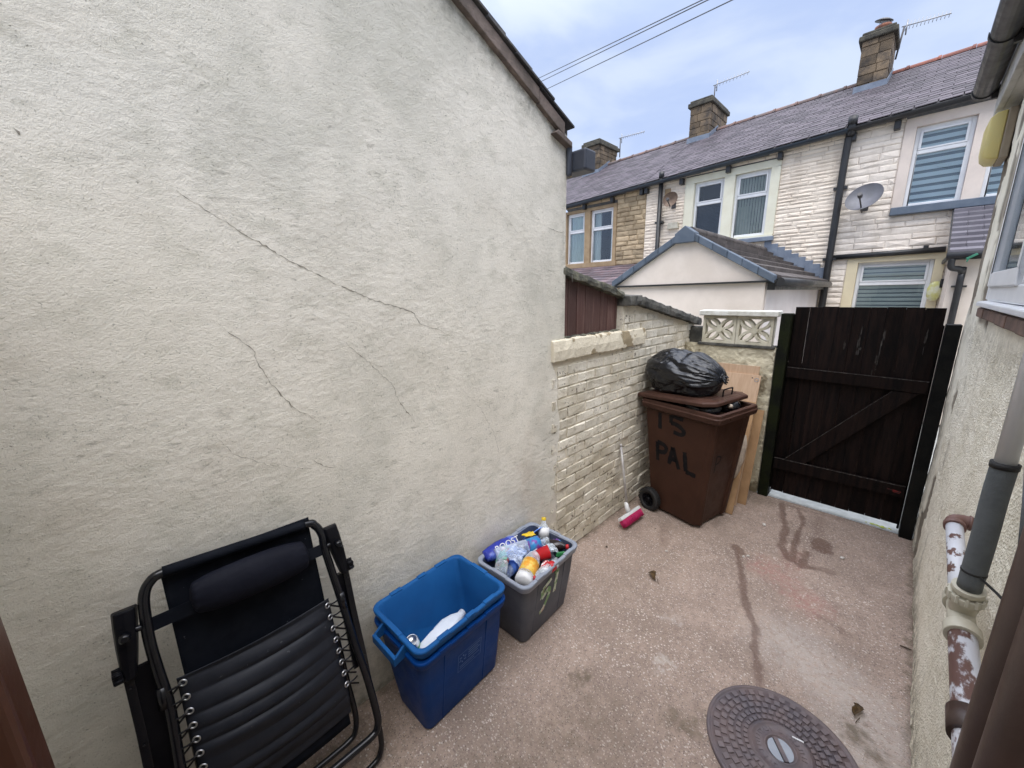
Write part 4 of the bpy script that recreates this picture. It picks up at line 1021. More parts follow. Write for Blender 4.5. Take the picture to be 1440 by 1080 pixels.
b = B(); Sg, Tg = np.meshgrid(np.linspace(-.03, .03, 9), np.linspace(-.022, .022, 8), indexing='ij'); b.grid(np.stack([-1.462 + Sg * .4 + Tg, 1.575 + Sg, .478 + (fbm(Sg * 60 + 9, Tg * 60 + 9, 2, 4) - .5) * .03], -1)); o = b.build('film', m_yell, yl, fix=False)
md = o.modifiers.new('s', 'SOLIDIFY'); md.thickness = .001
gl = thing('green_scrap', 'small green plastic scrap at the inner rim of grey tub', 'scrap', (-1.225, 1.57, .43))
b = B(); b.obox((-1.232, 1.60, .440), (.012, .02, .0), (.0, .004, .012), (.006, 0, 0)); b.build('scrap', m_green, gl, .003)
def crumple(name, label, cat, c, sx, sy, rz, mat, seed, amp=.03):
    t = B(); A, Bq = np.meshgrid(np.linspace(-1, 1, 26), np.linspace(-1, 1, 22), indexing='ij')
    h = 1 - np.abs(2 * fbm(A * 2.2 + seed, Bq * 2.2 + 3, 3, seed) - 1)
    edge_ = 1 + .25 * (fbm(A * 3 + seed, Bq * 3, 2, seed + 4) - .5)
    X_ = A * sx * edge_; Y_ = Bq * sy * edge_
    t.grid(np.stack([c[0] + X_ * math.cos(rz) - Y_ * math.sin(rz), c[1] + X_ * math.sin(rz) + Y_ * math.cos(rz), c[2] + amp * (h - .5) - .02 * (A ** 2 + Bq ** 2)], -1))
    o = t.build(name, mat, fix=False); md_ = o.modifiers.new('s', 'SOLIDIFY'); md_.thickness = .0008
    return tag(o, label, cat)
crumple('plastic_wrap', 'crumpled clear plastic wrap on top of the bottles in grey tub', 'plastic wrap', (-1.43, 1.40, .462), .075, .055, .4, m_clearblue, 3, .05)
crumple('label_scrap', 'torn red and white label scrap near the front rim of grey tub', 'scrap', (-1.235, 1.47, .452), .022, .035, .2, m_redwhite, 8, .02)
crumple('film_lid', 'clear film lid wedged between cup and dark bottle', 'film', (-1.32, 1.60, .450), .045, .04, 1.0, m_clear, 12, .03)
crumple('silver_wrapper', 'crushed silver foil wrapper between the blue packet and clear bottles', 'wrapper', (-1.47, 1.45, .455), .03, .03, .3, m_can, 15, .035)
crumple('purple_wrapper', 'small purple wrapper beside the rim at the back of grey tub', 'wrapper', (-1.33, 1.68, .44), .03, .025, .8, m_purple, 19, .03)
# darker layer of bottles below, so that the tub reads as full
for k, (x, y, ax, mt_) in enumerate(((-1.30, 1.33, (.1, 1, 0), m_clear), (-1.44, 1.33, (-.1, 1, .05), m_clearblue), (-1.46, 1.62, (1, .1, 0), m_clear), (-1.30, 1.42, (-1, .5, 0), m_clearblue))):
    bottle('empty_bottle', 'empty clear plastic bottle buried in the lower layer of the grey tub', 'bottle', (x, y, .345), ax, .17, .042, mt_, m_whitepl, m_bluecard if k % 2 else m_greenlab, (.3, .55), group='bottles buried in the grey tub')
# blue tub contents
cn = thing('drinks_can', 'silver drinks can standing in the corner of the blue tub', 'can', (-1.475, .765, .17))
b = B(); b.lathe([(.026, 0), (.033, .008), (.033, .105), (.0275, .118), (.0275, .121), (.0245, .1215), (.0235, .1165), (0, .115)], (-1.462, .755, .225), (.25, -.25, 1), 24); b.build('can_body', m_can, cn)
b = B(); b.lathe([(.0335, .02), (.0335, .085)], (-1.462, .755, .225), (.25, -.25, 1), 24); b.build('printed_band', m_green, cn)
mk = thing('milk_bottle', 'empty translucent white milk bottle lying in the blue tub', 'milk bottle', (-1.40, .9, .22))
def sq(hx, hy, r, c, ax, s1, s2): return [V(c) + s1 * p[0] + s2 * p[1] for p in rrect(hx, hy, r, 0, 4)]
ma = V((-.18, 1.0, .18)).normalized(); m1 = V((1, .18, 0)).normalized(); m2 = ma.cross(m1).normalized()
o0 = V((-1.385, .765, .245))
b = B(); b.loft([sq(.040, .040, .012, o0 + ma * .0, ma, m1, m2), sq(.048, .048, .014, o0 + ma * .008, ma, m1, m2), sq(.048, .048, .016, o0 + ma * .09, ma, m1, m2), sq(.046, .047, .016, o0 + ma * .10, ma, m1, m2), sq(.048, .048, .018, o0 + ma * .115, ma, m1, m2), sq(.047, .047, .02, o0 + ma * .165, ma, m1, m2), sq(.036, .036, .025, o0 + ma * .215, ma, m1, m2), sq(.020, .020, .019, o0 + ma * .25, ma, m1, m2), sq(.019, .019, .018, o0 + ma * .275, ma, m1, m2)])
b.build('shell', m_milk, mk)
b = B(); b.tube(catmull([o0 + ma * .10 + m1 * .046, o0 + ma * .13 + m1 * .062, o0 + ma * .19 + m1 * .055, o0 + ma * .23 + m1 * .028], 4), .008, 8); b.build('handle', m_milk, mk)

# ================================================================== FOLDED RECLINER
O_ = V((-1.30, 0, 0)); t_ = V((-.24, 0, 1.05)).normalized(); n_ = V((1.05, 0, .24)).normalized()
def C3(u, v, d): return O_ + V((0, u, 0)) + t_ * v + n_ * d
ch = thing('reclining_chair', 'folded black reclining garden chair with laced seat leaning on the rendered wall', 'folding chair', (-1.35, .16, 0))
def C(pts): return [C3(*p) for p in pts]
b = B()
b.tube(catmull(C([(-.095, .52, .06), (-.090, .625, .06), (-.086, .743, .06), (-.091, .842, .06), (-.094, .934, .06), (-.091, 1.014, .06), (-.084, 1.076, .055), (-.066, 1.110, .05), (-.030, 1.124, .05), (.10, 1.118, .05), (.36, 1.104, .05), (.402, 1.085, .05), (.418, 1.040, .055), (.416, .99, .06), (.432, .809, .06), (.453, .569, .06), (.470, .415, .06), (.478, .254, .06), (.472, .205, .06), (.445, .182, .06), (.337, .178, .06), (.05, .175, .06), (-.06, .18, .06), (-.092, .21, .06), (-.098, .30, .06)]), 5, True), .0145, 12, closed=True)
b.build('main_frame', m_blacktube, ch)
b = B()
b.tube(catmull(C([(.405, .62, .01), (.412, .40, .0), (.416, .269, .0), (.404, .205, .0), (.37, .182, .0), (.251, .178, .0), (.0, .176, .0), (-.04, .19, .0), (-.055, .24, .0), (-.052, .6, .01)]), 5), .011, 10)
b.build('seat_frame', m_blacktube, ch)
b = B()
b.tube(catmull(C([(.486, .52, .02), (.492, .30, .0), (.493, .11, .0), (.480, .045, .0), (.44, .018, .0), (.30, .014, .0), (.0, .014, .0), (-.11, .018, .0), (-.155, .045, .0), (-.168, .11, .0), (-.165, .5, .02)]), 5), .0115, 10)
b.build('foot_tube', m_blacktube, ch)
# back cloth
U, W_ = np.meshgrid(np.linspace(-.040, .385, 40), np.linspace(.44, 1.128, 60), indexing='ij')
D = .034 + .006 * np.sin(PI * (U + .04) / .425) * -1 + .02 * sstep(1.08, 1.125, W_) + .003 * (fbm(U * 9, W_ * 9, 3, 3) - .5)
b = B(); P3 = np.array([[C3(float(U[i, j]), float(W_[i, j]), float(D[i, j])) for j in range(60)] for i in range(40)]); b.grid(P3)
o = b.build('back_cloth', m_fabric, ch, fix=False); md = o.modifiers.new('s', 'SOLIDIFY'); md.thickness = .002
b = B()   # hem rolled over the top tube
b.tube([C3(u, 1.125 - .021 * (u + .03) / .39, .050) for u in np.linspace(-.034, .368, 24)], .0172, 10); b.build('top_hem', m_fabric, ch)
# laced seat cloth with folds
U, W_ = np.meshgrid(np.linspace(-.058, .392, 44), np.linspace(.325, .802, 110), indexing='ij')
ph = (W_ - .46 + .006 * np.sin(W_ * 31)) * 2 * PI / .054 * .5
cu1 = np.abs(np.sin(ph + .35 * np.sin(U * 7))) ** .8
eg = np.sin(PI * np.clip((U + .058) / .45, 0, 1)) ** .6
fl = np.clip(1.5 * (fbm(W_ * 14 + 5, U * 1.3 + 2, 2, 57) - .22), .25, 1)
D = .062 + .019 * cu1 * (.15 + .85 * eg) * fl + .018 * sstep(.40, .325, W_) * -1 + .026 * eg * sstep(.35, .55, W_) * (1 - sstep(.6, .8, W_))
W2 = W_ - .010 * np.sin(PI * (U + .058) / .45)
b = B(); P3 = np.array([[C3(float(U[i, j]), float(W2[i, j]), float(D[i, j])) for j in range(110)] for i in range(44)]); b.grid(P3)
o = b.build('seat_cloth', m_sling, ch, fix=False); md = o.modifiers.new('s', 'SOLIDIFY'); md.thickness = .002
b = B(); P3 = np.array([[C3(u, v, .03 + .012 * math.sin(PI * (u + .05) / .44)) for v in np.linspace(.27, .50, 12)] for u in np.linspace(-.05, .385, 14)]); b.grid(P3)
o = b.build('leg_cloth', m_fabric, ch, fix=False); md = o.modifiers.new('s', 'SOLIDIFY'); md.thickness = .002
for k in range(8):
    v = .787 - k * .0465
    for (u, s) in ((-.046, -1), (.381 + .0012 * k, 1)):
        vv = v if s < 0 else v - .003
        c = C3(u, vv, .079); ring = []; ey = B(); lc = B()
        for a in np.linspace(0, 2 * PI, 15)[:-1]: ring.append(c + V((0, math.cos(a), 0)) * .0085 + t_ * math.sin(a) * .0085 + n_ * (.004 * math.cos(a) * -s))
        ey.tube(ring, .0026, 6, closed=True)
        e = C3(u + s * .046, vv - .008, .062)
        lc.tube(catmull([c - n_ * .002, (c + e) / 2 + n_ * .006, e], 4), .0032, 6); lc.tube(catmull([c - n_ * .006, (c + e) / 2 - t_ * .014, e - t_ * .030], 4), .0032, 6)
        ep = ey.build('eyelet', m_eyelet, ch); lc.build('lace', m_blacktube, ep)
# head pillow
Sp, Tp = np.meshgrid(np.linspace(0, 1, 40), np.linspace(0, 2 * PI, 36, endpoint=False), indexing='ij')
pr = np.clip(np.sin(PI * Sp), 0, 1) ** .16
endg = sstep(.88, 1, Sp) + sstep(.12, 0, Sp)
pr = pr * (1 + .10 * endg * np.sin(11 * Tp) + .05 * (fbm(Tp * 1.5, Sp * 6, 3, 23) - .5))
P3 = np.zeros(Sp.shape + (3,))
for i in range(40):
    for j in range(36):
        u = .010 + .345 * Sp[i, j]; v = 1.020 - .012 * Sp[i, j] + .066 * math.sin(Tp[i, j]) * pr[i, j]; d = .082 + .046 * math.cos(Tp[i, j]) * pr[i, j]
        P3[i, j] = C3(u, v, d)
b = B(); b.grid(P3, wrap=True); pl_ = b.build('head_pillow', m_pillow, ch, sub=1)
b = B(); b.obox(C3(.16, .990, .062), V((0, .256, 0)), t_ * .021, n_ * .0015); b.build('strap', m_fabric, pl_)
# arms, hinge rods, knobs and side bars
for s, u0 in ((-1, -.134), (1, .455)):
    b = B()
    P = [(u0 - s * .004, 1.062, .050), (u0, 1.02, .058), (u0 + s * .006, .96, .062), (u0 + s * .012, .90, .062), (u0 + s * .014, .865, .060)]
    ws_ = (.030, .029, .026, .021, .015)
    b.loft([[C3(p[0] + a * w, p[1], p[2] + c * .016) for (a, c) in ((-1, -1), (-.75, .8), (0, 1), (.75, .8), (1, -1))] for p, w in zip(P, ws_)], smooth=False)
    b.build('armrest', m_blackpl, ch, .006, 3)
    b = B(); b.tube([C3(u0, 1.0, .062), C3(u0 - s * .048, .992, .062)], .009, 10); b.lathe([(.013, -.006), (.013, .02), (.008, .026)], C3(u0 + s * .004, .995, .078), n_, 12); b.build('arm_rod', m_blacktube, ch)
    b = B()
    kp = C3(u0 + s * .026, .888, .060)
    b.tube([C3(u0, .888, .06), kp], .010, 10)
    b.lathe([(.016, 0), (.019, .004), (.019, .018), (.015, .022)], kp, (0, s, 0), 12)
    for k in range(6):
        a = 2 * PI * k / 6; b.lathe([(.006, .001), (.006, .021)], kp + (t_ * math.cos(a) + n_ * math.sin(a)) * .018, (0, s, 0), 8)
    b.build('locking_knob', m_blackpl, ch)
    b = B()
    b.loft([[C3(u0 + s * q[0] + a * .011, q[1], q[2] + c * .009) for (a, c) in ((-1, -1), (-1, 1), (1, 1), (1, -1))] for q in ((.018, .875, .055), (.020, .70, .045), (.026, .50, .035), (.030, .30, .015))], smooth=False)
    b.loft([[C3(u0 - s * q[0] + a * .009, q[1], q[2] + c * .008) for (a, c) in ((-1, -1), (-1, 1), (1, 1), (1, -1))] for q in ((.004, .86, .03), (.006, .65, .02), (.004, .45, .01))], smooth=False)
    for q in ((.019, .84), (.0205, .66), (.026, .50)): b.lathe([(.004, 0), (.003, .003)], C3(u0 + s * q[0], q[1], .064 if q[1] > .8 else .055 if q[1] > .6 else .045), n_, 8)
    b.build('side_bar', m_blacktube, ch, .004, 2)
    b = B(); b.loft([[C3(a, v, d) for (a, d) in ((ua, d0), (ub, d0), (ub, d0 + .012), (ua, d0 + .012))] for (v, ua, ub, d0) in (((.885, -.155, -.098, .036), (.60, -.158, -.096, .022), (.30, -.160, -.098, .008), (.10, -.160, -.115, .0)) if s < 0 else ((.86, .440, .488, .036), (.66, .448, .492, .022), (.45, .462, .494, .012)))], smooth=False)
    b.build('side_channel', m_blackpl, ch, .004, 2)
for s, u0 in ((-1, -.093), (1, .437)):
    b = B(); b.tube([C3(u0, .80, .061), C3(u0 + .003 * s, .735, .061)], .0145, 12); b.build('tube_sleeve', m_blacktube, ch)

# ================================================================== MANHOLE COVER, LITTER
mh = thing('manhole_cover', 'round cast iron drain cover with raised studs and a two part centre plug', 'manhole cover', (-.113, 1.690, .004))
b = B()
b.lathe([(.283, -.02), (.283, .006), (.270, .008), (.268, .003), (.262, .003), (.260, .007), (.112, .007), (.110, .0115), (.106, .0115), (.104, .008), (.062, .008), (.060, .011), (.054, .011), (.052, .003), (0, .003)], (0, 0, .003), (0, 0, 1), 96)
plate = b.build('plate', m_iron, mh, local=True)
b = B()
for ri, (r, w) in enumerate(((.130, .017), (.158, .020), (.187, .022), (.216, .024), (.244, .024))):
    N = 36
    for k in range(N):
        a = 2 * PI * (k + .5 * (ri % 2)) / N
        d = V((math.cos(a), math.sin(a), 0)); e = V((-d.y, d.x, 0))
        hw = min(w / 2, r * PI / N * .78)
        b.obox(d * r + V((0, 0, .012)), d * w * .5, e * hw, V((0, 0, .0030)))
b.build('studs', m_iron, plate, .0012, 1, local=True)
b = B()
for k in range(34):
    a = 2 * PI * k / 34 + (.0 if k % 3 else .03)
    if k % 11 == 0: continue
    d = V((math.cos(a), math.sin(a), 0)); e = V((-d.y, d.x, 0))
    b.obox(d * .083 + V((0, 0, .0118)), d * .009, e * .0016, V((0, 0, .0012)))
    if k % 2: b.obox(d * (.075 if k % 4 == 1 else .090) + e * .004 + V((0, 0, .0118)), d * .0016, e * .0045, V((0, 0, .0012)))
b.build('raised_ring_marks', m_iron, plate, local=True)
b = B()
aa = rad(-52)
dd = V((math.cos(aa), math.sin(aa), 0)); ee = V((-dd.y, dd.x, 0))
for s in (-1, 1):
    P = [(dd * (.046 * math.cos(q)) + ee * (s * (.010 + .036 * math.sin(q)))) for q in np.linspace(0, PI, 18)]
    b.prism([(p.x, p.y) for p in P], .0065, .0082, 2)
b.build('wet_recess', m_water, plate, local=True)
b = B(); b.obox(V((0, 0, .009)) + ee * .001, dd * .048, ee * .0085, V((0, 0, .0045))); b.build('plug_bar', m_iron, plate, .001, local=True)
b = B(); b.obox(V((0, 0, .0055)) - ee * .0105, dd * .046, ee * .003, V((0, 0, .0025))); b.build('slot', m_dark, plate, local=True)
b = B(); b.lathe([(.009, 0), (.009, .003), (.005, .003), (.005, .001), (0, .001)], (-.155, .165, .010), (0, 0, 1), 14); b.build('key_hole', m_irondark, plate, local=True)
def leaf(label, x, y, rz, L, w, seed):
    t = thing('dead_leaf', label, 'leaf', (x, y, 0), rz, None)
    b = B(); A, Bq = np.meshgrid(np.linspace(0, 1, 14), np.linspace(-1, 1, 9), indexing='ij')
    wid = np.sin(PI * A ** .8) * (1 + .5 * (fbm(A * 6, Bq * 0 + seed, 2, seed) - .5))
    P = np.stack([(A - .5) * L, Bq * w * wid + .012 * np.sin(A * 5), .006 + .018 * np.abs(Bq) ** 1.5 * wid + .012 * fbm(A * 5, Bq * 3, 2, seed)], -1)
    b.grid(P); o = b.build('blade', m_leaf, t, local=True, fix=False); md = o.modifiers.new('s', 'SOLIDIFY'); md.thickness = .001
    b = B(); b.tube([(L * .45, .008, .010), (L * .7, -.006, .006), (L * .85, -.012, .004)], .0016, 5); b.build('stalk', m_leaf, t, local=True)
    return t
leaf('curled dead brown leaf on the floor in front of the grey tub', -.985, 2.318, rad(-20), .080, .022, 3)
leaf('curled dead leaf with a bent stalk near the drain cover', .098, 2.125, rad(-75), .075, .020, 8)
tw = thing('twig', 'short dark twig on the floor against the roughcast wall', 'twig', (.262, 2.742, .006))
b = B(); b.tube([(.235, 2.742, .008), (.256, 2.742, .010), (.28, 2.746, .008)], [.003, .004, .002], 6); b.build('stem', m_chipb, tw)
stk = thing('paper_stick', 'small white stick lying on the iron drain cover', 'stick', (-.068, 1.782, .016))
b = B(); b.obox((-.068, 1.782, .0185), V((.020, .004, 0)), V((-.001, .003, 0)), V((0, 0, .002))); b.build('stick', m_whitepl, stk)
for k, (x, y, s, mt_, lb) in enumerate(((-.597, 3.553, .024, m_chip, 'flat pale stone chip lying between the cardboard and the water trail'), (-.600, 2.985, .013, m_chip, 'pale chip beside the head of the water trail, one of two'), (-.578, 3.015, .013, m_chip, 'pale chip beside the head of the water trail, one of two'),
                                 (-.079, 3.459, .018, m_chip, 'pale stone chip between the dark damp patch and the roughcast wall'), (-1.390, 2.388, .011, m_chipb, 'small brown pebble by the brick wall past the grey tub'), (-1.227, 2.873, .009, m_chipb, 'small brown pebble in front of the broom'), (-1.036, 2.654, .011, m_chip, 'tiny white chip in front of the brown bin'))):
    t = B(); ring = []
    t.lathe([(s * .7, 0), (s, s * .2), (s * .8, s * .42), (0, s * .5)], (0, 0, 0), (random.uniform(-.15, .15), random.uniform(-.15, .15), 1), 7, squash=random.uniform(.5, .8))
    o = t.build('stone_chip', mt_); o.location = (x, y, .003); o.rotation_euler = (0, 0, random.random() * 6)
    tag(o, lb, 'stone', 'stone chips on the floor')

# ================================================================== OWN HOUSE (right side wall and the wall behind the camera)
hs = thing('house', 'house side wall in flaking cream roughcast with white window and black gutter', 'house', (.9, 1.9, 0))
Yr, Zr = np.meshgrid(np.linspace(-.36, 4.14, 520), np.linspace(0, 3.16, 400), indexing='ij')
win = (Yr < 3.235) & (Yr > 1.60) & (Zr > 1.77)
wn = (fbm(Yr * 5, Zr * 5, 3, 33) - .5); wn2 = (fbm(Yr * 22, Zr * 9, 3, 35) - .5)
peb = 1 - sstep(1.62, 1.75, Zr + wn * .12)
peb = peb * (1 - sstep(3.55, 3.75, Yr + wn * .25))
bare = np.maximum.reduce([sstep(3.83, 3.86, Yr + wn * .30 + wn2 * .18) * sstep(1.72, 1.80, Zr + wn * .3),
                          (1 - sstep(3.44, 3.47, Yr + wn * .10 + wn2 * .12)) * sstep(1.70, 1.74, Zr + wn * .1) * sstep(3.0, 3.1, Yr),
                          (sstep(.14, .17, fbm(Yr * 6, Zr * 3.2, 4, 39) - .5 + sstep(3.3, 4.1, Yr) * .06)) * .9 * sstep(3.2, 3.6, Yr)])
bare = bare * (1 - win)
Xr = .284 - ((fbm(Yr * 2.5, Zr * 2.5, 4, 30) - .5) * .018 + (fbm(Yr * 60, Zr * 60, 2, 31) - .5) * .0055 * peb + (fbm(Yr * 18, Zr * 14, 3, 32) - .5) * .008) + bare * .007
dirt_dark = np.maximum.reduce([(1 - sstep(0, .22, Zr)) * .8, sstep(3.7, 4.1, Yr) * .55 * sstep(.3, .6, fbm(Yr * 4, Zr * 2, 3, 37)), (1 - sstep(.0, .16, np.abs(Zr - 1.66))) * .35])
np_grid('wall', np.stack([np.where(win, .40, Xr), Yr, Zr], -1), m_rough, dict(bare=np.clip(bare, 0, 1), dirt_dark=np.clip(dirt_dark, 0, 1), peb=peb), hs, flip=True)
b = B(); b.box(.41, 4.2, -.36, 4.135, 0, 3.15); b.prism([(.30, 0), (.41, 0), (.41, 3.15), (.30, 3.15)], 4.10, 4.137, 1)
b.build('wall_core', m_rough, hs)
# window: white frame with an opening light
wf = B()
wf.box(.262, .300, 3.010, 3.078, 1.862, 2.95); wf.box(.262, .300, 1.62, 3.010, 1.862, 1.93); wf.box(.262, .300, 1.62, 3.078, 2.95, 3.02)
wf.box(.266, .30, 2.20, 2.27, 1.93, 2.95)
w_ = wf.build('window_frame', m_white, hs, .006, 2)
wf = B(); wf.box(.252, .285, 2.955, 3.016, 1.924, 2.956); wf.box(.252, .285, 2.28, 2.955, 1.924, 1.99); wf.box(.252, .285, 2.28, 2.955, 2.89, 2.956); wf.box(.252, .285, 2.28, 2.325, 1.99, 2.89)
wf.build('opening_sash', m_white, w_, .006, 2)
wf = B(); wf.box(.278, .282, 1.66, 2.19, 1.93, 2.94); wf.box(.272, .276, 2.325, 2.955, 1.99, 2.89); wf.build('pane', m_glass, w_)
wf = B(); wf.box(.2505, .2525, 2.9485, 2.956, 1.985, 2.895); wf.build('gasket', m_rubber, w_)
wf = B()
for k in range(26): wf.box(.330, .336, 1.66, 2.95, 1.95 + k * .038, 1.977 + k * .038)
wf.build('blind', m_blindgrey, w_)
wf = B(); wf.box(.36, .38, 1.62, 3.08, 1.80, 3.0); wf.build('room_beyond', m_dark, w_)
wf = B(); wf.prism([(.238, 1.830), (.30, 1.840), (.30, 1.862), (.238, 1.852)], 1.60, 3.10, 1); wf.build('sill', m_white, w_, .004)
wf = B()
for k in range(7): wf.box(.250 + random.uniform(-.006, .004), .33, 3.16 - (k + 1) * .23, 3.16 - k * .23 - .006, 1.775, 1.822)
m_brickred = M('weathered_red_tile', (0.20, 0.125, 0.095), (0.12, 0.08, 0.062), 12, 0.85, 0.004, 40, rnd=0.2)
wf.build('tile_sill', m_brickred, hs, .006)
b = B(); b.box(.200, .232, -.3, 4.17, 2.985, 3.165); b.build('fascia', m_fascia, hs, .004)
b = B(); b.box(.232, .29, -.3, 4.13, 2.99, 3.0); b.build('soffit', m_fascia, hs)
b = B()
prof = [(.055 * math.cos(a), .055 * math.sin(a)) for a in np.linspace(PI, 2 * PI, 13)]
outer = [(.140 + p[0], 3.145 + p[1]) for p in prof]; inner = [(.140 + p[0] * .93, 3.145 + p[1] * .93) for p in reversed(prof)]
b.prism(outer + inner, -.3, 4.17, 1)
b.prism([(.140 + .056 * math.cos(a), 3.145 + .056 * math.sin(a)) for a in np.linspace(PI, 2 * PI, 13)], 4.17, 4.176, 1)
gu = b.build('gutter', m_blackgut, hs)
for yb_ in (4.12, 3.3, 2.4):
    b = B(); P = [(.140 + .0605 * math.cos(a), 3.145 + .0605 * math.sin(a)) for a in np.linspace(PI * .97, 2 * PI * 1.0, 13)] ; Q = [(.140 + .056 * math.cos(a), 3.145 + .056 * math.sin(a)) for a in np.linspace(2 * PI, PI * .97, 13)]
    b.prism(P + Q, yb_ - .016, yb_ + .016, 1); b.box(.172, .200, yb_ - .013, yb_ + .013, 3.075, 3.13)
    b.build('gutter_bracket', m_blackgut, gu)
b = B(); b.prism([(.16, 3.17), (2.6, 4.2), (2.6, 4.28), (.16, 3.20)], -.3, 4.19, 1); b.build('roof', m_slatedark, hs)
b = B(); b.box(-1.64, -.892, -1.2, -.50, 0, 2.45); b.box(.12, 4.2, -1.2, -.37, 0, 2.45); b.box(-.892, .12, -1.2, -.50, 2.22, 2.45)  # unseen wall behind the camera, kept low so more light reaches the yard
b.build('rear_wall', m_rough, hs)
b = B(); b.box(-.88, .115, -.62, -.58, 0, 2.22); b.build('back_door', m_brownpaint, hs)
dj = B(); dj.box(-.890, -.800, -.495, -.1955, 0, 2.24)
d_ = thing('door_frame', 'brown painted door jamb at the very edge of the yard beside the recliner', 'door frame', (-.87, -.3, 0)); dj.build('jamb', m_brownpaint, d_, .012, 3)
b = B()
for (x, y, z, w, h) in ((-.7998, -.265, 1.20, .003, .012), (-.7998, -.253, 1.23, .002, .006)): b.box(x, x + .0012, y - w, y + w, z - h, z + h)
b.build('paint_chip', m_whitepl, d_, .001)

# alarm box on the far corner of the wall
al = thing('alarm_box', 'yellowed plastic alarm box high on the house corner under the gutter', 'alarm box', (.23, 4.02, 2.8))
b = B(); b.box(.246, .282, 3.88, 4.135, 2.672, 2.945); b.build('back_plate', m_alarmback, al, .006)
b = B()
b.loft([[(x, yy0, zz0) for (yy0, zz0) in rrp] for x, rrp in ((.246, [(3.89, 2.675), (4.128, 2.675), (4.128, 2.94), (3.89, 2.94)]), (.205, [(3.895, 2.68), (4.122, 2.68), (4.122, 2.935), (3.895, 2.935)]), (.182, [(3.91, 2.70), (4.11, 2.70), (4.11, 2.915), (3.91, 2.915)]), (.172, [(3.95, 2.74), (4.07, 2.74), (4.07, 2.875), (3.95, 2.875)]))])
b.build('cover', m_yellow, al, .008, 3)
b = B()
for k in range(4): b.box(.2445, .2475, 4.1352, 4.1372, 2.70 + k * .055, 2.735 + k * .055)
b.build('louvre', m_alarmback, al)

# ------------------------------------------------------------------ pipes on the house wall
m_elbow = M('brown_elbow_paint', (0.16, 0.085, 0.07), (0.42, 0.38, 0.37), 22, 0.5, lo=.62, hi=.66)
wp = thing('waste_pipe', 'white flaking waste pipe with brown elbow and grey lagged branch on the wall', 'waste pipe', (.22, 1.5, 1.0))
b = B(); b.tube([(.222, 1.935, 1.114), (.220, 1.57, 1.069)], .0215, 20); b.build('white_pipe', m_flake, wp)
b = B(); b.tube(catmull([(.222, 1.93, 1.113), (.223, 1.968, 1.117), (.240, 1.985, 1.118), (.270, 1.987, 1.118), (.30, 1.987, 1.118)], 5), .0225, 18); b.tube([(.222, 1.945, 1.115), (.222, 1.925, 1.1125)], .0275, 20); b.tube([(.257, 1.986, 1.118), (.264, 1.986, 1.118)], .026, 18); b.build('elbow', m_elbow, wp)
b = B(); ax_ = V((0, -.365, -.045)).normalized()
def ring(p, L, r): b.tube([V(p), V(p) + ax_ * L], r, 24)
ring((.220, 1.565, 1.069), .16, .0265); ring((.220, 1.545, 1.066), .030, .034); ring((.220, 1.425, 1.052), .036, .035)
b.tube([(.219, 1.478, 1.075), (.2165, 1.452, 1.155)], .0262, 22)
fit = b.build('tee_fitting', m_cream, wp, .0015)
b = B(); b.tube([(.2165, 1.462, 1.115), (.2165, 1.456, 1.138)], .034, 22); b.tube([(.2165, 1.454, 1.146), (.2165, 1.451, 1.160)], .031, 22)
for k in range(12):
    a = 2 * PI * k / 12; b.obox((.2165 + .034 * math.cos(a), 1.459 + .034 * math.sin(a), 1.1265), (.003, 0, 0), (0, .003, 0), (0, 0, .011))
b.build('ribbed_nut', m_cream, fit, .001)
b = B(); b.tube([(.220, 1.40, 1.049), (.2195, .55, .93)], .0265, 20); lowp = b.build('brown_pipe', m_flake2, wp)
b = B(); b.tube([(.2195, 1.16, 1.0155), (.2195, 1.10, 1.007)], .034, 20); b.build('pipe_collar', m_brownpipe, lowp)
b = B(); b.tube(catmull([(.2165, 1.450, 1.158), (.2170, 1.445, 1.30), (.2155, 1.442, 1.42), (.2165, 1.440, 1.505)], 5), .0225, 20); lg = b.build('lagging', m_lag, wp)
b = B(); b.tube([(.2165, 1.440, 1.498), (.2165, 1.440, 1.512)], .0245, 18); b.build('lagging_collar', m_rubber, lg)
b = B(); b.tube([(.2168, 1.449, 1.205), (.2168, 1.449, 1.211)], .0238, 18); b.tube([(.226, 1.43, 1.206), (.25, 1.39, 1.20), (.27, 1.36, 1.19)], .003, 6); b.build('cable_tie', m_rubber, lg)
b = B(); b.tube([(.2165, 1.440, 1.49), (.2165, 1.440, 2.4)], .0185, 20); b.build('riser', m_white, wp)
b = B(); b.tube([(.252, 1.20, 1.34), (.246, 1.27, 1.48), (.238, 1.295, 1.565)], .020, 18); b.build('second_lagging', m_lag, wp)
b = B(); b.tube([(.238, 1.295, 1.56), (.238, 1.295, 2.3)], .013, 14); b.tube([(.252, 1.20, 1.345), (.256, 1.15, 1.24), (.29, 1.12, 1.2)], .013, 10); b.build('small_riser', m_whitepl, wp)
for k, (y, lb) in enumerate(((.905, 'brown plastic drainpipe standing farther along the wall, next to the lagged pipe'), (.800, 'brown plastic drainpipe cut by the picture edge, away from the lagged pipe'))):
    t = thing('drainpipe', lb, 'drainpipe', (.205, y, 0), 0, 'brown drainpipes')
    b = B(); b.tube([(0, 0, 0), (0, 0, 2.2)], .036, 28); b.build('pipe', m_brownpipe, t, local=True)
    b = B(); b.tube([(0, 0, .60), (0, 0, .66)], .041, 28); b.box(.0, .09, -.012, .012, .61, .65); b.build('clip', m_brownpipe, t, local=True)

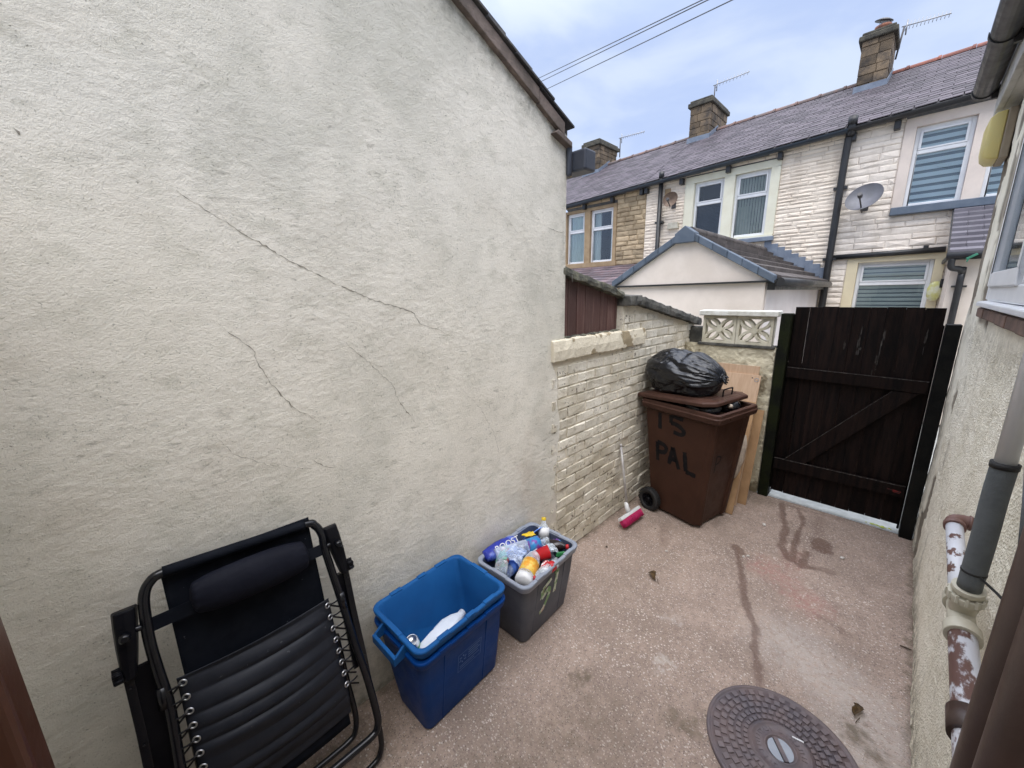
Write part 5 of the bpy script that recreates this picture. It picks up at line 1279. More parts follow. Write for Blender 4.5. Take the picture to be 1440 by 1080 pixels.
# ================================================================== TERRACE BEHIND
HY = 9.5
def ze(x): return 4.66 + .047 * x
def zr(x): return 6.40 + .033 * x
def stone_wall(name, parent, x0, x1, zlo, zhi, y, holes, hr, lr, mats, prot=(.010, .030), seed=1):
    rs = random.Random(seed); b = B(); z = zlo
    while z < zhi(x0) or z < zhi(x1):
        h = rs.uniform(*hr); z1 = z + h
        cuts = sorted((hx0, hx1) for (hx0, hx1, hz0, hz1) in holes if z1 > hz0 + .01 and z < hz1 - .01)
        segs = []; a = x0
        for (c0, c1) in cuts:
            if c0 > a: segs.append((a, min(c0, x1)))
            a = max(a, c1)
        if a < x1: segs.append((a, x1))
        for (sa, sb) in segs:
            x = sa - rs.random() * .1
            while x < sb:
                L = rs.uniform(*lr); xa, xb = max(x, sa), min(x + L, sb); x += L
                if xb - xa < .03: continue
                zt = min(z1, zhi((xa + xb) / 2))
                if zt - z < .02: continue
                p = rs.uniform(*prot); g = .0018; e = min(.016, (zt - z) * .34)
                j = lambda: rs.uniform(-.004, .004)
                yb = y; yf = y - p
                base = [(xa + g, yb - .004, z + g), (xb - g, yb - .004, z + g), (xb - g, yb - .004, zt - g), (xa + g, yb - .004, zt - g)]
                fr = [(xa + g + e, yf + j(), z + g + e + j()), (xb - g - e, yf + j(), z + g + e + j()), (xb - g - e, yf + j(), zt - g - e + j()), (xa + g + e, yf + j(), zt - g - e + j())]
                mx, mz = (xa + xb) / 2, (z + zt) / 2
                mid = (mx + rs.uniform(-.2, .2) * (xb - xa), yf - rs.uniform(.002, .012), mz + j())
                b.add(base + fr + [mid], [(k, (k + 1) % 4, 4 + (k + 1) % 4, 4 + k) for k in range(4)] + [(4, 5, 8), (5, 6, 8), (6, 7, 8), (7, 4, 8)])
        z = z1
    b.build(name, mats[0], parent)
    b = B()
    zs = sorted({zlo, *[q for hh in holes for q in hh[2:]], zhi(x0)})
    for a, c in zip(zs[:-1], zs[1:]):
        if c - a < .005: continue
        cuts = sorted((hx0, hx1) for (hx0, hx1, hz0, hz1) in holes if c > hz0 + .001 and a < hz1 - .001); q = x0
        for (c0, c1) in cuts:
            if c0 > q: b.box(q, c0, y, y + .28, a, c)
            q = max(q, c1)
        if q < x1: b.box(q, x1, y, y + .28, a, c)
    b.build('wall_backing', mats[1], parent)
def window(parent, x0, x1, z0, z1, y, zt, blind='none', label=None):
    f = .055; b = B()
    b.box(x0, x0 + f, y, y + .07, z0, z1); b.box(x1 - f, x1, y, y + .07, z0, z1); b.box(x0 + f, x1 - f, y, y + .07, z0, z0 + f); b.box(x0 + f, x1 - f, y, y + .07, z1 - f, z1); b.box(x0 + f, x1 - f, y - .004, y + .07, zt - f * .55, zt + f * .55)
    w = b.build('window', m_white, parent, .008, 2)
    b = B(); b.box(x0 + f, x1 - f, y - .012, y + .05, zt + f * .56, zt + f * 1.0); b.box(x0 + f, x0 + f + .03, y - .012, y + .05, zt + f, z1 - f); b.box(x1 - f - .03, x1 - f, y - .012, y + .05, zt + f, z1 - f); b.box(x0 + f + .03, x1 - f - .03, y - .012, y + .05, z1 - f - .03, z1 - f)
    b.build('opening_light', m_white, w, .005, 2)
    b = B(); b.box(x0 + f, x1 - f, y + .030, y + .034, z0 + f, zt - f * .55); b.box(x0 + f + .03, x1 - f - .03, y + .022, y + .026, zt + f, z1 - f - .03); b.build('pane', m_glass, w)
    b = B(); b.box(x0 - .05, x1 + .05, y + .50, y + .52, z0 - .05, z1 + .05); b.box(x0 - .05, x0, y + .08, y + .5, z0, z1); b.box(x1, x1 + .05, y + .08, y + .5, z0, z1); b.box(x0, x1, y + .08, y + .5, z0 - .03, z0); b.build('room_beyond', m_dark, w)
    yb = y + .045
    if blind == 'zebra':
        b = B(); h = .062; z = z1 - f
        while z > z0 + f:
            b.box(x0 + .02, x1 - .02, yb, yb + .003, z - h, z); z -= h + .043
        b.build('blind', m_blindlight, w)
        b = B(); b.box(x0 + .02, x1 - .02, yb + .012, yb + .015, z0 + f, z1 - f); b.build('blind_back', m_blinddark, w)
    elif blind == 'greyzebra':
        b = B(); h = .050; z = z1 - f
        while z > z0:
            b.box(x0 + .02, x1 - .02, yb, yb + .003, z - h, z); z -= h + .020
        b.build('blind', m_blindgrey, w)
        b = B(); b.box(x0 + .02, x1 - .02, yb + .012, yb + .015, z0, z1); b.build('blind_back', m_blinddark, w)
    elif blind == 'venetian':
        b = B(); z = zt
        while z > z0 + f:
            b.obox(((x0 + x1) / 2, yb, z), ((x1 - x0) / 2 - .03, 0, 0), (0, .012, -.008), (0, .0006, .0008)); z -= .028
        b.build('blind', m_venetian, w)
    elif blind == 'vertical':
        b = B(); x = x0 + .05
        while x < x1 - .04:
            for (za, zb) in ((z0 + f, z1 - f),):
                b.obox((x, yb + .02, (za + zb) / 2), (.018, .014, 0), (.0006, -.0008, 0), (0, 0, (zb - za) / 2))
            x += .052
        b.build('blind', m_vertblind, w)
        b = B(); b.box(x0 + .02, x0 + .30, yb + .06, yb + .07, z0, z0 + .62); b.build('curtain', m_curtain, w)
    elif blind == 'curtain':
        for (a, c) in ((x0 + .03, x0 + (x1 - x0) * .36), (x1 - (x1 - x0) * .2, x1 - .03)):
            b = B(); A = np.linspace(a, c, 30); P = np.array([[(x, yb + .05 + .012 * math.sin((x - a) * 90), z) for z in (z0, z1)] for x in A]); b.grid(P); b.build('curtain', m_blindgrey, w, fix=False)
    elif blind == 'net':
        b = B(); A = np.linspace(x0 + .03, x1 - .03, 50); P = np.array([[(x, yb + .03 + .008 * math.sin(x * 70), z) for z in (z0, z1)] for x in A]); b.grid(P); b.build('net_curtain', m_curtain, w, fix=False)
    return w
def slates(name, parent, x0, x1, mat, seed):
    rs = random.Random(seed); b = B(); N = 24; w = .26
    for k in range(N):
        t0, t1 = k / N, min((k + 1.9) / N, 1)
        x = x0 - (w / 2 if k % 2 else 0)
        while x < x1:
            a, c = max(x, x0), min(x + w, x1); x += w
            if c - a < .02: continue
            def P(xx, t, up):
                y = HY - .13 + (12.5 - HY + .13) * t; z = ze(xx) + .03 + (zr(xx) - ze(xx) - .03) * t
                return (xx, y, z + up)
            u = rs.uniform(-.002, .004); g = .004 + rs.uniform(0, .004); dy = rs.uniform(-.06, .06) / N
            vs = [P(a + g, t0 + dy, .016 + u), P(c - g, t0 + dy, .016 + u), P(c - g, t1, .002), P(a + g, t1, .002), P(a + g, t0 + dy, .004 + u), P(c - g, t0 + dy, .004 + u)]
            b.add(vs, [(0, 1, 2, 3), (4, 5, 1, 0), (0, 3, 4), (1, 5, 2)])
    b.build(name, mat, parent)
    b = B()
    for xa, xb in ((x0, x1),):
        vs = [(xa, HY - .12, ze(xa) + .02), (xb, HY - .12, ze(xb) + .02), (xb, 12.5, zr(xb) - .01), (xa, 12.5, zr(xa) - .01), (xb, 15.6, ze(xb)), (xa, 15.6, ze(xa)), (xa, HY - .12, ze(xa) - .03), (xb, HY - .12, ze(xb) - .03)]
        b.add(vs, [(0, 1, 2, 3), (3, 2, 4, 5), (6, 7, 1, 0)])
    b.build('roof_deck', m_slatedark, parent)
def ridge(parent, x0, x1, mat, seed):
    b = B(); L = .45; x = x0; rs = random.Random(seed)
    while x < x1 - .01:
        c = min(x + L, x1); r = .085
        P = lambda xx, rr: [(xx, 12.5 + rr * math.cos(a) * 1.25, zr(xx) - .035 + rr * math.sin(a)) for a in np.linspace(0, PI, 9)]
        b.loft([P(x + .004, r), P(c - .055, r), P(c - .05, r * 1.16), P(c - .004, r * 1.16)], smooth=False)
        x = c
    b.build('ridge_tiles', mat, parent)
def chimney(parent, x0, x1, ya, yb, z0, z1, seed, pot=False, cap=.10):
    rs = random.Random(seed); b = B(); z = z0
    while z < z1 - .001:
        h = rs.uniform(.12, .19); zt = min(z + h, z1)
        if z1 - zt < .06: zt = z1
        for (dx, dy) in ((1, 0),):
            sp = rs.uniform(.35, .65)
            xm = x0 + (x1 - x0) * sp
            for (a, c) in ((x0, xm), (xm, x1)):
                j = rs.uniform(0, .014); b.box(a + .003, c - .003, ya - j, ya + .1, z + .003, zt - .003)
            y = ya + .1
            while y < yb - .05:
                L = rs.uniform(.2, .4); c = min(y + L, yb); j = rs.uniform(0, .014)
                b.box(x1 - .1, x1 + j, y + .003, c - .003, z + .003, zt - .003); y = c
        z = zt
    b.box(x0 + .02, x1 - .02, ya + .02, yb - .02, z0 - .2, z1)
    ch_ = b.build('chimney', m_chim, parent, .008, 1)
    b = B(); b.box(x0 - .06, x1 + .06, ya - .06, yb + .06, z1, z1 + cap); b.box(x0 - .02, x1 + .02, ya - .02, yb + .02, z1 + cap, z1 + cap + .06); b.build('chimney_cap', m_chimcap, ch_, .02, 2)
    zl = lambda y: ze(x1) + (zr(x1) - ze(x1)) * (y - HY) / (12.5 - HY)
    b = B(); b.prism([(x0 - .03, zl(ya) - .02), (x1 + .03, zl(ya) - .02), (x1 + .03, zl(ya) + .12), (x0 - .03, zl(ya) + .12)], ya - .035, ya - .02, 1)
    b.prism([(ya - .03, zl(ya)), (12.5, zl(12.5)), (12.5, zl(12.5) + .12), (ya - .03, zl(ya) + .12)], x1 + .016, x1 + .03, 0)
    b.prism([(x0 - .12, -.02), (x1 + .12, -.02), (x1 + .12, 0), (x0 - .12, 0)], 0, .001, 1) if False else None
    b.build('lead_apron', m_lead, ch_)
    if pot:
        b = B(); b.lathe([(.10, 0), (.12, .02), (.115, .10), (.135, .12), (.135, .16), (.11, .16)], ((x0 + x1) / 2 + .02, ya + .35, z1 + cap + .06), (0, 0, 1), 18)
        p_ = b.build('chimney_pot', m_pot, ch_)
        b = B(); b.lathe([(0, .045), (.08, .03), (.155, -.005), (.155, -.012), (0, -.01)], ((x0 + x1) / 2 + .02, ya + .35, z1 + cap + .32), (.30, -.16, 1), 18)
        for k in range(3):
            a = 2 * PI * k / 3; b.tube([((x0 + x1) / 2 + .02 + .11 * math.cos(a), ya + .35 + .11 * math.sin(a), z1 + cap + .2), ((x0 + x1) / 2 + .02 + .09 * math.cos(a), ya + .35 + .09 * math.sin(a), z1 + cap + .32)], .006, 5)
        b.build('cowl', m_darkmetal, p_)
def eaves(parent, x0, x1, mat, corb):
    b = B()
    prof = [(-.07 * math.cos(a), -.06 * math.sin(a)) for a in np.linspace(0, PI, 9)]
    P = lambda x: [(x, HY - .17 + p[0], ze(x) - .02 + p[1]) for p in prof]
    b.loft([P(x0), P(x1)], smooth=False); b.build('gutter', mat, parent)
    for x in corb:
        b = B(); b.box(x - .04, x + .04, HY - .13, HY, ze(x) - .20, ze(x) - .075); b.build('corbel', m_blackgut, parent, .004, 1)
def hi(x): return ze(x) - .03
# -- three terraced houses
h1 = thing('terraced_house', 'far terraced house of bare tan sandstone with brown window dressings', 'terraced house', (-7, HY, 0), 0, 'terraced houses')
holes = [(-6.50, -5.67, 2.78, 4.12), (-7.26, -6.56, 2.78, 4.12), (-8.5, -7.5, 2.78, 4.12)]
stone_wall('stonework', h1, -10.5, -4.862, 0, hi, HY, [(-8.6, -5.64, 2.64, 4.18)], (.09, .13), (.16, .42), (m_stonetan, m_jointtan), seed=3)
b = B(); z0, z1 = 2.64, 4.18
b.box(-8.6, -5.64, HY - .03, HY + .1, 4.11, z1); b.box(-8.62, -5.60, HY - .07, HY + .1, z0, 2.765); b.box(-5.74, -5.64, HY - .03, HY + .1, 2.765, 4.11); b.box(-6.62, -6.44, HY - .03, HY + .1, 2.765, 4.11); b.box(-7.4, -7.22, HY - .03, HY + .1, 2.765, 4.11); b.box(-8.6, -8.4, HY - .03, HY + .1, 2.765, 4.11)
b.build('window_dressing', m_surtan, h1, .008)
window(h1, -6.44, -5.74, 2.765, 4.11, HY + .05, 3.62, 'curtain'); window(h1, -7.22, -6.62, 2.765, 4.11, HY + .05, 3.62, 'net'); window(h1, -8.4, -7.4, 2.765, 4.11, HY + .05, 3.62, 'net')
slates('roof', h1, -10.5, -4.866, m_slate, 4); ridge(h1, -10.5, -4.87, m_ridgeg, 3); eaves(h1, -10.5, -4.87, m_bluegut, (-7.4, -6.6, -5.75, -4.95))
chimney(h1, -8.42, -7.82, 11.9, 13.0, 5.75, 6.62, 5, cap=.12)
h2 = thing('terraced_house', 'middle terraced house of cream painted stone with a pair of upstairs windows', 'terraced house', (-3, HY, 0), 0, 'terraced houses')
stone_wall('stonework', h2, -4.858, -1.17, 0, hi, HY, [(-3.93, -2.13, 2.98, 4.40)], (.055, .085), (.18, .5), (m_stonepink, m_joint), (.006, .016), seed=9)
b = B()
b.box(-3.93, -2.13, HY - .03, HY + .1, 4.265, 4.40); b.box(-3.93, -3.735, HY - .03, HY + .1, 3.03, 4.265); b.box(-3.12, -2.92, HY - .03, HY + .1, 3.03, 4.265); b.box(-2.285, -2.13, HY - .03, HY + .1, 3.03, 4.265); b.box(-3.93, -2.13, HY - .06, HY + .1, 2.985, 3.03)
b.build('window_dressing', m_surcream, h2, .006)
b = B(); b.box(-2.86, -2.10, HY - .10, HY - .03, 2.90, 2.985); b.build('lead_sill', m_lead, h2, .01)
window(h2, -3.735, -3.12, 3.03, 4.265, HY + .05, 3.82, 'venetian'); window(h2, -2.92, -2.285, 3.03, 4.265, HY + .05, 3.82, 'vertical')
slates('roof', h2, -4.862, -1.17, m_slate, 14); ridge(h2, -4.866, -1.17, m_ridgeg, 5); eaves(h2, -4.866, -1.17, m_bluegut, (-4.83, -4.0, -3.05, -2.15))
chimney(h2, -4.98, -4.45, 11.95, 13.2, 5.85, 6.78, 7, cap=.11)
b = B(); b.tube([(-4.47, HY - .10, ze(-4.47) + .10), (-4.47, HY - .10, 0)], .05, 12); b.tube([(-4.47, HY - .10, ze(-4.47) + .05), (-4.47, HY - .10, ze(-4.47) + .18)], .058, 12); b.box(-4.56, -4.38, HY - .12, HY, 3.52, 3.56); b.build('downpipe', m_blackgut, h2)
b = B(); b.box(-4.40, -4.27, HY - .03, HY, 4.11, 4.26); b.build('air_brick', m_surtan, h2)
h3 = thing('terraced_house', 'near terraced house of whiter painted stone with striped blinds and slate porch', 'terraced house', (.5, HY, 0), 0, 'terraced houses')
stone_wall('stonework', h3, -1.166, 4.5, 0, hi, HY, [(-.465, 1.30, 3.12, 4.57), (-.906, .30, 1.0, 2.50)], (.085, .125), (.25, .6), (m_stonewhite, m_joint), (.006, .020), seed=21)
b = B()
b.box(-.465, 1.30, HY - .03, HY + .1, 4.425, 4.57); b.box(-.465, -.327, HY - .03, HY + .1, 3.235, 4.425); b.box(.312, .505, HY - .03, HY + .1, 3.235, 4.425); b.box(1.14, 1.30, HY - .03, HY + .1, 3.235, 4.425)
b.build('window_dressing', m_surpink, h3, .006)
b = B(); b.box(-.46, 1.33, HY - .12, HY + .1, 3.115, 3.235); b.build('lead_sill', m_verge, h3, .01)
window(h3, -.327, .312, 3.235, 4.425, HY + .05, 4.055, 'zebra'); window(h3, .505, 1.14, 3.235, 4.425, HY + .05, 4.055, 'zebra')
b = B(); b.box(-.906, .30, HY - .03, HY + .1, 2.39, 2.50); b.box(-.906, -.755, HY - .03, HY + .1, 1.0, 2.39); b.box(.185, .30, HY - .03, HY + .1, 1.0, 2.39); b.box(-.906, .30, HY - .07, HY + .1, .93, 1.0); b.build('window_dressing', m_suryel, h3, .006)
window(h3, -.755, .185, 1.0, 2.39, HY + .05, 2.02, 'greyzebra')
b = B(); b.tube([(-1.12, HY - .06, 2.50), (.275, HY - .06, 2.525)], .045, 10); b.box(.02, .08, HY - .09, HY, 2.55, 2.60); b.build('cable_duct', m_blackgut, h3)
slates('roof', h3, -1.185, 4.5, m_slate, 24); ridge(h3, -1.166, 4.5, m_ridge, 8); eaves(h3, -1.166, 4.5, m_blackgut, (-1.1, -.56, 1.4))
chimney(h3, -1.47, -1.0, 11.75, 12.6, 5.8, 6.86, 11, True, cap=.10)
b = B(); b.tube(catmull([(-1.13, HY - .17, ze(-1.13) + .06), (-1.13, HY - .15, ze(-1.13) - .10), (-1.165, HY - .10, 4.25), (-1.165, HY - .10, 2.0), (-1.165, HY - .10, 0)], 4), .055, 12); b.tube([(-1.13, HY - .17, ze(-1.13) + .03), (-1.13, HY - .17, ze(-1.13) + .16)], .066, 12)
for z in (3.65, 2.45): b.box(-1.26, -1.07, HY - .12, HY - .02, z, z + .045)
b.build('downpipe', m_blackgut, h3)

# porch lean-to on the near house
po = thing('porch', 'small porch with grey slate lean-to roof black gutter and cranked downpipe', 'porch', (1.0, 8.7, 0))
b = B(); b.box(.325, 3.0, 8.12, HY - .04, 0, 2.30); b.prism([(8.12, 2.30), (HY - .04, 2.30), (HY - .04, 3.06)], .325, 3.0, 0); b.build('wall', m_smooth, po)
b = B(); N = 9
for k in range(N):
    t0, t1 = k / N, (k + 1.25) / N
    x = .268 - (.15 if k % 2 else 0)
    while x < 3.0:
        a, c = max(x, .268), min(x + .30, 3.05); x += .30
        if c - a < .03: continue
        P = lambda xx, t, u: (xx, 7.99 + (HY - .035 - 7.99) * t, 2.36 + (3.115 - 2.36) * t + u)
        vs = [P(a + .002, t0, .058), P(c - .002, t0, .058), P(c - .003, t1, .004), P(a + .003, t1, .004), P(a + .003, t0, .002), P(c - .003, t0, .002)]
        b.add(vs, [(0, 1, 2, 3), (4, 5, 1, 0), (0, 3, 4), (1, 5, 2)])
b.build('roof', m_slateflat, po)
b = B(); b.tube([(.25, 7.95, 2.335), (3.05, 7.95, 2.335)], .052, 10); b.box(.262, .292, 7.97, HY, 2.30, 2.35)
b.prism([(7.97, 2.33), (HY - .03, 3.09), (HY - .03, 3.14), (7.97, 2.38)], .255, .268, 0); b.build('gutter', m_blackgut, po)
b = B(); b.tube(catmull([(.31, 7.95, 2.30), (.31, 7.95, 2.22), (.33, 7.96, 2.18), (.40, 8.0, 2.165), (.425, 8.03, 2.12), (.43, 8.05, 2.0), (.43, 8.05, 0)], 4), .036, 12); b.box(.36, .50, 8.03, 8.12, 1.93, 1.955); b.build('downpipe', m_blackgut, po)
b = B(); b.obox((.475, 7.90, 2.315), (.045, 0, .030), (0, .01, 0), (-.008, 0, .012)); b.obox((.45, 7.90, 2.285), (.012, 0, .035), (0, .008, 0), (.008, 0, -.003)); tag(b.build('clothes_peg', m_teal, None, .006), 'small green plastic peg clipped under the porch gutter', 'peg')
fb = thing('hanging_bag', 'crumpled pale yellow plastic bag hanging by the downstairs window', 'bag', (.25, HY - .1, 1.9))
Sp, Tp = np.meshgrid(np.linspace(0, 1, 14), np.linspace(0, 2 * PI, 18, endpoint=False), indexing='ij')
rp = .03 + .065 * np.sin(PI * Sp) ** .6 * (1 + .6 * (fbm(Tp * 2, Sp * 4, 2, 77) - .5))
b = B(); b.grid(np.stack([.25 + np.cos(Tp) * rp, HY - .11 + np.sin(Tp) * rp * .5, 2.03 - .30 * Sp], -1), wrap=True); b.build('film', m_yelbag, fb)
b = B(); b.bar((.31, HY, 2.05), (.31, HY - .16, 2.05), .025, .03); b.tube([(.31, HY - .14, 2.05), (.31, HY - .14, 1.93)], .02, 8); b.build('wall_hook', m_rubber, fb)

# satellite dishes
def dish(label, x, y, z, r, rx, tilt, mat, mat2):
    t = thing('satellite_dish', label, 'satellite dish', (x, HY, z), 0, 'satellite dishes')
    nrm = V(rx).normalized(); u = nrm.orthogonal().normalized(); c = V((x, y, z))
    b = B(); b.lathe([(0, .0), (r * .35, .010), (r * .7, .040), (r, .085), (r * 1.01, .088), (r * 1.01, .080), (r * .7, .032), (0, -.010)], c, nrm, 28, squash=.88); b.build('reflector', mat, t)
    e = c + nrm * .36 + V((0, 0, -r * .72))
    b = B(); b.tube([c + V((0, 0, -r * .85)) + nrm * .03, e], .012, 6); b.lathe([(.03, -.05), (.035, .0), (.03, .03)], e + V((0, 0, .03)), -nrm, 10); b.build('arm', mat2, t)
    b = B(); b.tube([(x, HY, z - .06), c - nrm * .01], .02, 8); b.box(x - .05, x + .05, HY - .035, HY - .02, z - .15, z + .02); b.build('bracket', mat2, t)
    return t
dish('rusty round satellite dish by the downpipe of the middle house', -4.17, HY - .20, 3.96, .165, (.25, -1, .12), 0, m_dishrust, m_darkmetal)
dish('larger grey satellite dish on the whiter house beside the black downpipe', -.80, HY - .24, 3.40, .255, (-.12, -1, .55), 0, m_dish, m_darkmetal)
ab = thing('burglar_alarm', 'cream alarm box below the rusty dish on the middle house', 'alarm box', (-4.14, HY, 3.45))
b = B(); b.prism([(-4.27, 3.36), (-4.01, 3.36), (-4.03, 3.50), (-4.25, 3.50)], HY - .10, HY, 1); b.build('case', m_cream, ab, .012)
# tv aerials
def aerial(label, x, y, z0, z1, tip, n, lean=0, size=.10):
    t = thing('tv_aerial', label, 'aerial', (x, y, z0), 0, 'rooftop aerials')
    top = V((x + lean, y, z1)); b = B(); b.tube([(x, y, z0), top], .016, 6); b.build('mast', m_darkmetal, t)
    d = V(tip) - top; b = B(); b.tube([top - d * .06, top + d], .010, 6); b.build('boom', m_alu, t)
    dirn = d.normalized(); sd_ = V((0, 0, 1)).cross(dirn).normalized()
    for k in range(n):
        el = B()
        p = top + d * ((k + .6) / n); L = size * (1.25 if k == 0 else 1.0 - .02 * k)
        q = (sd_ * .35 + V((.05, 0, .94))).normalized()
        el.tube([p - q * L, p + q * L], .0055, 5); el.build('element', m_alu, t)
    el = B(); el.tube([top + d * .06 - V((0, 0, .16)), top + d * .06 + V((0, 0, .10))], .012, 5)
    el.build('reflector', m_alu, t)
    return t
aerial('tv aerial on the chimney of the far tan house', -7.30, 12.3, 6.2, 6.76, (-6.40, 12.15, 6.66), 11, size=.06)
aerial('tv aerial on the middle chimney, seen above its mossy cap', -4.52, 12.3, 6.75, 7.30, (-3.68, 12.2, 7.28), 10, .0, .08)
aerial('largest tv aerial beside the capped chimney pot', -.93, 12.0, 6.45, 7.0, (-.24, 11.9, 6.90), 12, .05, .09)

# ================================================================== EXTENSION with the little gable
ex = thing('house_extension', 'pale pink rendered extension with blue grey gable verge and brown tiled roof', 'extension', (-2.25, 7.5, 0))
GY = 5.60; AX_, AZ = -2.25, 2.70; EL, ER, EZ = -3.33, -1.17, 2.055
b = B(); b.box(EL + .10, ER - .10, GY, HY - .04, 0, EZ - .03); o = b.build('wall', m_smooth, ex)
b = B(); b.prism([(EL + .06, EZ - .02), (ER - .06, EZ - .02), (AX_, AZ - .03)], GY - .012, HY - .04, 1); b.build('gable', m_smooth, ex)
b = B(); b.box(ER - .098, ER - .086, GY + .05, HY - .05, 0, EZ - .04); b.build('side_render', m_smoothw, ex)
b = B(); b.prism([(EL + .02, EZ - .045), (ER + .02, EZ - .030), (ER + .02, EZ - .008), (EL + .02, EZ - .020)], GY - .05, GY - .013, 1); b.build('drip_strip', m_blackgut, ex)
def slope_pt(s, t, up): # s: side -1/1 ; t 0 at eave, 1 at apex
    e = EL if s < 0 else ER
    return (e + (AX_ - e) * t, EZ + (AZ - EZ) * t + up)
b = B(); N = 6
for s in (-1, 1):
    for k in range(N):
        t0, t1 = k / N, (k + .985) / N
        p, q = slope_pt(s, t0, 0), slope_pt(s, t1, 0)
        th = .085 + .004 * (k % 2)
        b.prism([(p[0], p[1] - .045), (q[0], q[1] - .045), (q[0], q[1] + .05), (p[0], p[1] + .05)], GY - .075 - .004 * (k % 2), GY + .06, 1)
b.prism([(AX_ - .13, AZ - .13), (AX_ + .13, AZ - .13), (AX_ + .13, AZ - .01), (AX_, AZ + .085), (AX_ - .13, AZ - .01)], GY - .10, GY + .07, 1)
b.build('verge_tiles', m_verge, ex, .008)
b = B()
for s in (-1, 1):
    N = 6
    for k in range(N):
        t0, t1 = k / N - (.04 if k == 0 else 0), (k + 1.12) / N
        if t1 > 1: t1 = 1
        y = GY + .06
        while y < HY - .05:
            c = min(y + .33, HY - .04)
            p0, q0 = slope_pt(s, t0, .070), slope_pt(s, t1, .014)
            p1 = slope_pt(s, t0, .022)
            vs = [(p0[0], y, p0[1]), (p0[0], c - .004, p0[1]), (q0[0], c - .004, q0[1]), (q0[0], y, q0[1]), (p1[0], y, p1[1]), (p1[0], c - .004, p1[1])]
            b.add(vs, [(0, 1, 2, 3), (4, 5, 1, 0), (0, 3, 4), (1, 5, 2)])
            y = c
b.build('roof_tiles', m_tile, ex)
b = B(); y = GY + .08
while y < HY - .1:
    c = min(y + .42, HY - .05); b.tube([(AX_, y, AZ + .015), (AX_, c - .01, AZ + .015)], .075, 10); y = c
b.build('ridge_tiles', m_tile, ex)
b = B(); b.tube([(ER + .05, GY - .02, EZ - .03), (ER + .05, HY - .05, EZ - .03)], .052, 10); b.box(ER - .08, ER + .0, GY + .02, HY - .05, EZ - .12, EZ - .02); b.build('gutter', m_blackgut, ex)
b = B()   # stepped lead flashing up the house wall
for k in range(9):
    t0 = k / 9; p = slope_pt(1, t0, .05); q = slope_pt(1, t0 + 1 / 9, .05)
    b.box(q[0], p[0], HY - .045 - .002 * (k % 2), HY - .03, p[1], q[1] + .16)
b.build('stepped_flashing', m_lead, ex, .004)

# slate lean-to of the far house
lt = thing('lean_to', 'low slate roofed lean-to in front of the far tan house', 'lean-to', (-6, 8.4, 0))
b = B(); b.box(-9.0, -4.4, 7.4, HY - .04, 0, 2.02); b.prism([(7.4, 2.02), (HY - .04, 2.02), (HY - .04, 2.60)], -9.0, -4.4, 0); b.build('wall', m_stonetan, lt)
b = B(); rs = random.Random(5); N = 9
for k in range(N):
    x = -9.0 - (.14 if k % 2 else 0)
    while x < -4.3:
        a, c = max(x, -9.0), min(x + .28, -4.3); x += .28
        if c - a < .03: continue
        P = lambda xx, t, u: (xx, 7.25 + (HY - .03 - 7.25) * t, 2.02 + .62 * t + u)
        u = rs.uniform(0, .006); vs = [P(a + .004, k / N, .018 + u), P(c - .004, k / N, .018 + u), P(c - .004, (k + 1.2) / N, .003), P(a + .004, (k + 1.2) / N, .003), P(a + .004, k / N, .0), P(c - .004, k / N, .0)]
        b.add(vs, [(0, 1, 2, 3), (4, 5, 1, 0), (0, 3, 4), (1, 5, 2)])
m_slatered = M('mixed_purple_slate', (0.10, 0.082, 0.095), (0.15, 0.10, 0.105), 5, 0.65, 0.003, 40, rnd=0.3)
b.build('roof', m_slatered, lt)
# back lane wall piece seen through the gap by the gate
lw = thing('lane_wall', 'low white painted wall across the lane beside the extension', 'wall', (-.6, 5.6, 0))
b = B(); b.box(-1.25, -.45, 6.9, 7.05, 0, 1.40); b.box(-1.25, -.42, 6.87, 7.08, 1.40, 1.46); b.build('masonry', m_smoothw, lw, .008)

# ================================================================== OVERHEAD CABLES
for k, (p, q, sag, lb) in enumerate((((-8.24, 9, 7.56), (-2.453, 6, 5.585), 0, 'topmost of three thin cables crossing the sky'), ((-8.11, 9, 7.45), (-2.40, 6, 5.553), 0, 'middle one of three thin cables crossing the sky'), ((-7.88, 9, 7.205), (-2.087, 6, 5.42), 0, 'lowest and most separate of three thin cables in the sky'))):
    p, q = V(p), V(q); d = q - p
    b = B(); b.tube([p + d * t - V((0, 0, .12 * 4 * (t + .0) * (1 - t) * 0)) for t in np.linspace(-.6, 1.9, 16)], .0075, 6)
    tag(b.build('overhead_cable', m_cable), lb, 'cable', 'overhead cables')

# ================================================================== CAMERA, SKY, SUN
RM = ((0.70699, 0.14589, -0.69201), (0.70705, -0.16774, 0.68699), (-0.01585, -0.97498, -0.22174))
cam = bpy.data.cameras.new('camera'); co = bpy.data.objects.new('camera', cam); COL.objects.link(co)
r_, dn_, fw_ = [V((RM[0][k], RM[1][k], RM[2][k])) for k in range(3)]
m4 = Matrix((r_, -dn_, -fw_)).transposed().to_4x4(); m4.translation = V((0, 0, 1.92)); co.matrix_world = m4
cam.sensor_width = 36; cam.lens = 548 / 1440 * 36; cam.clip_start = .02; cam.clip_end = 500
scene.camera = co
SUN_EL, SUN_AZ = rad(63), rad(145)     # azimuth measured from +Y towards +X
sd = V((math.sin(SUN_AZ) * math.cos(SUN_EL), math.cos(SUN_AZ) * math.cos(SUN_EL), math.sin(SUN_EL)))
su = bpy.data.lights.new('sun', 'SUN'); su.energy = 1.4; su.angle = rad(50); su.color = (1, .965, .92)
so = bpy.data.objects.new('sun', su); COL.objects.link(so); so.rotation_euler = sd.to_track_quat('Z', 'Y').to_euler(); so.location = (0, 0, 12)
w = bpy.data.worlds.new('World'); scene.world = w; w.use_nodes = True
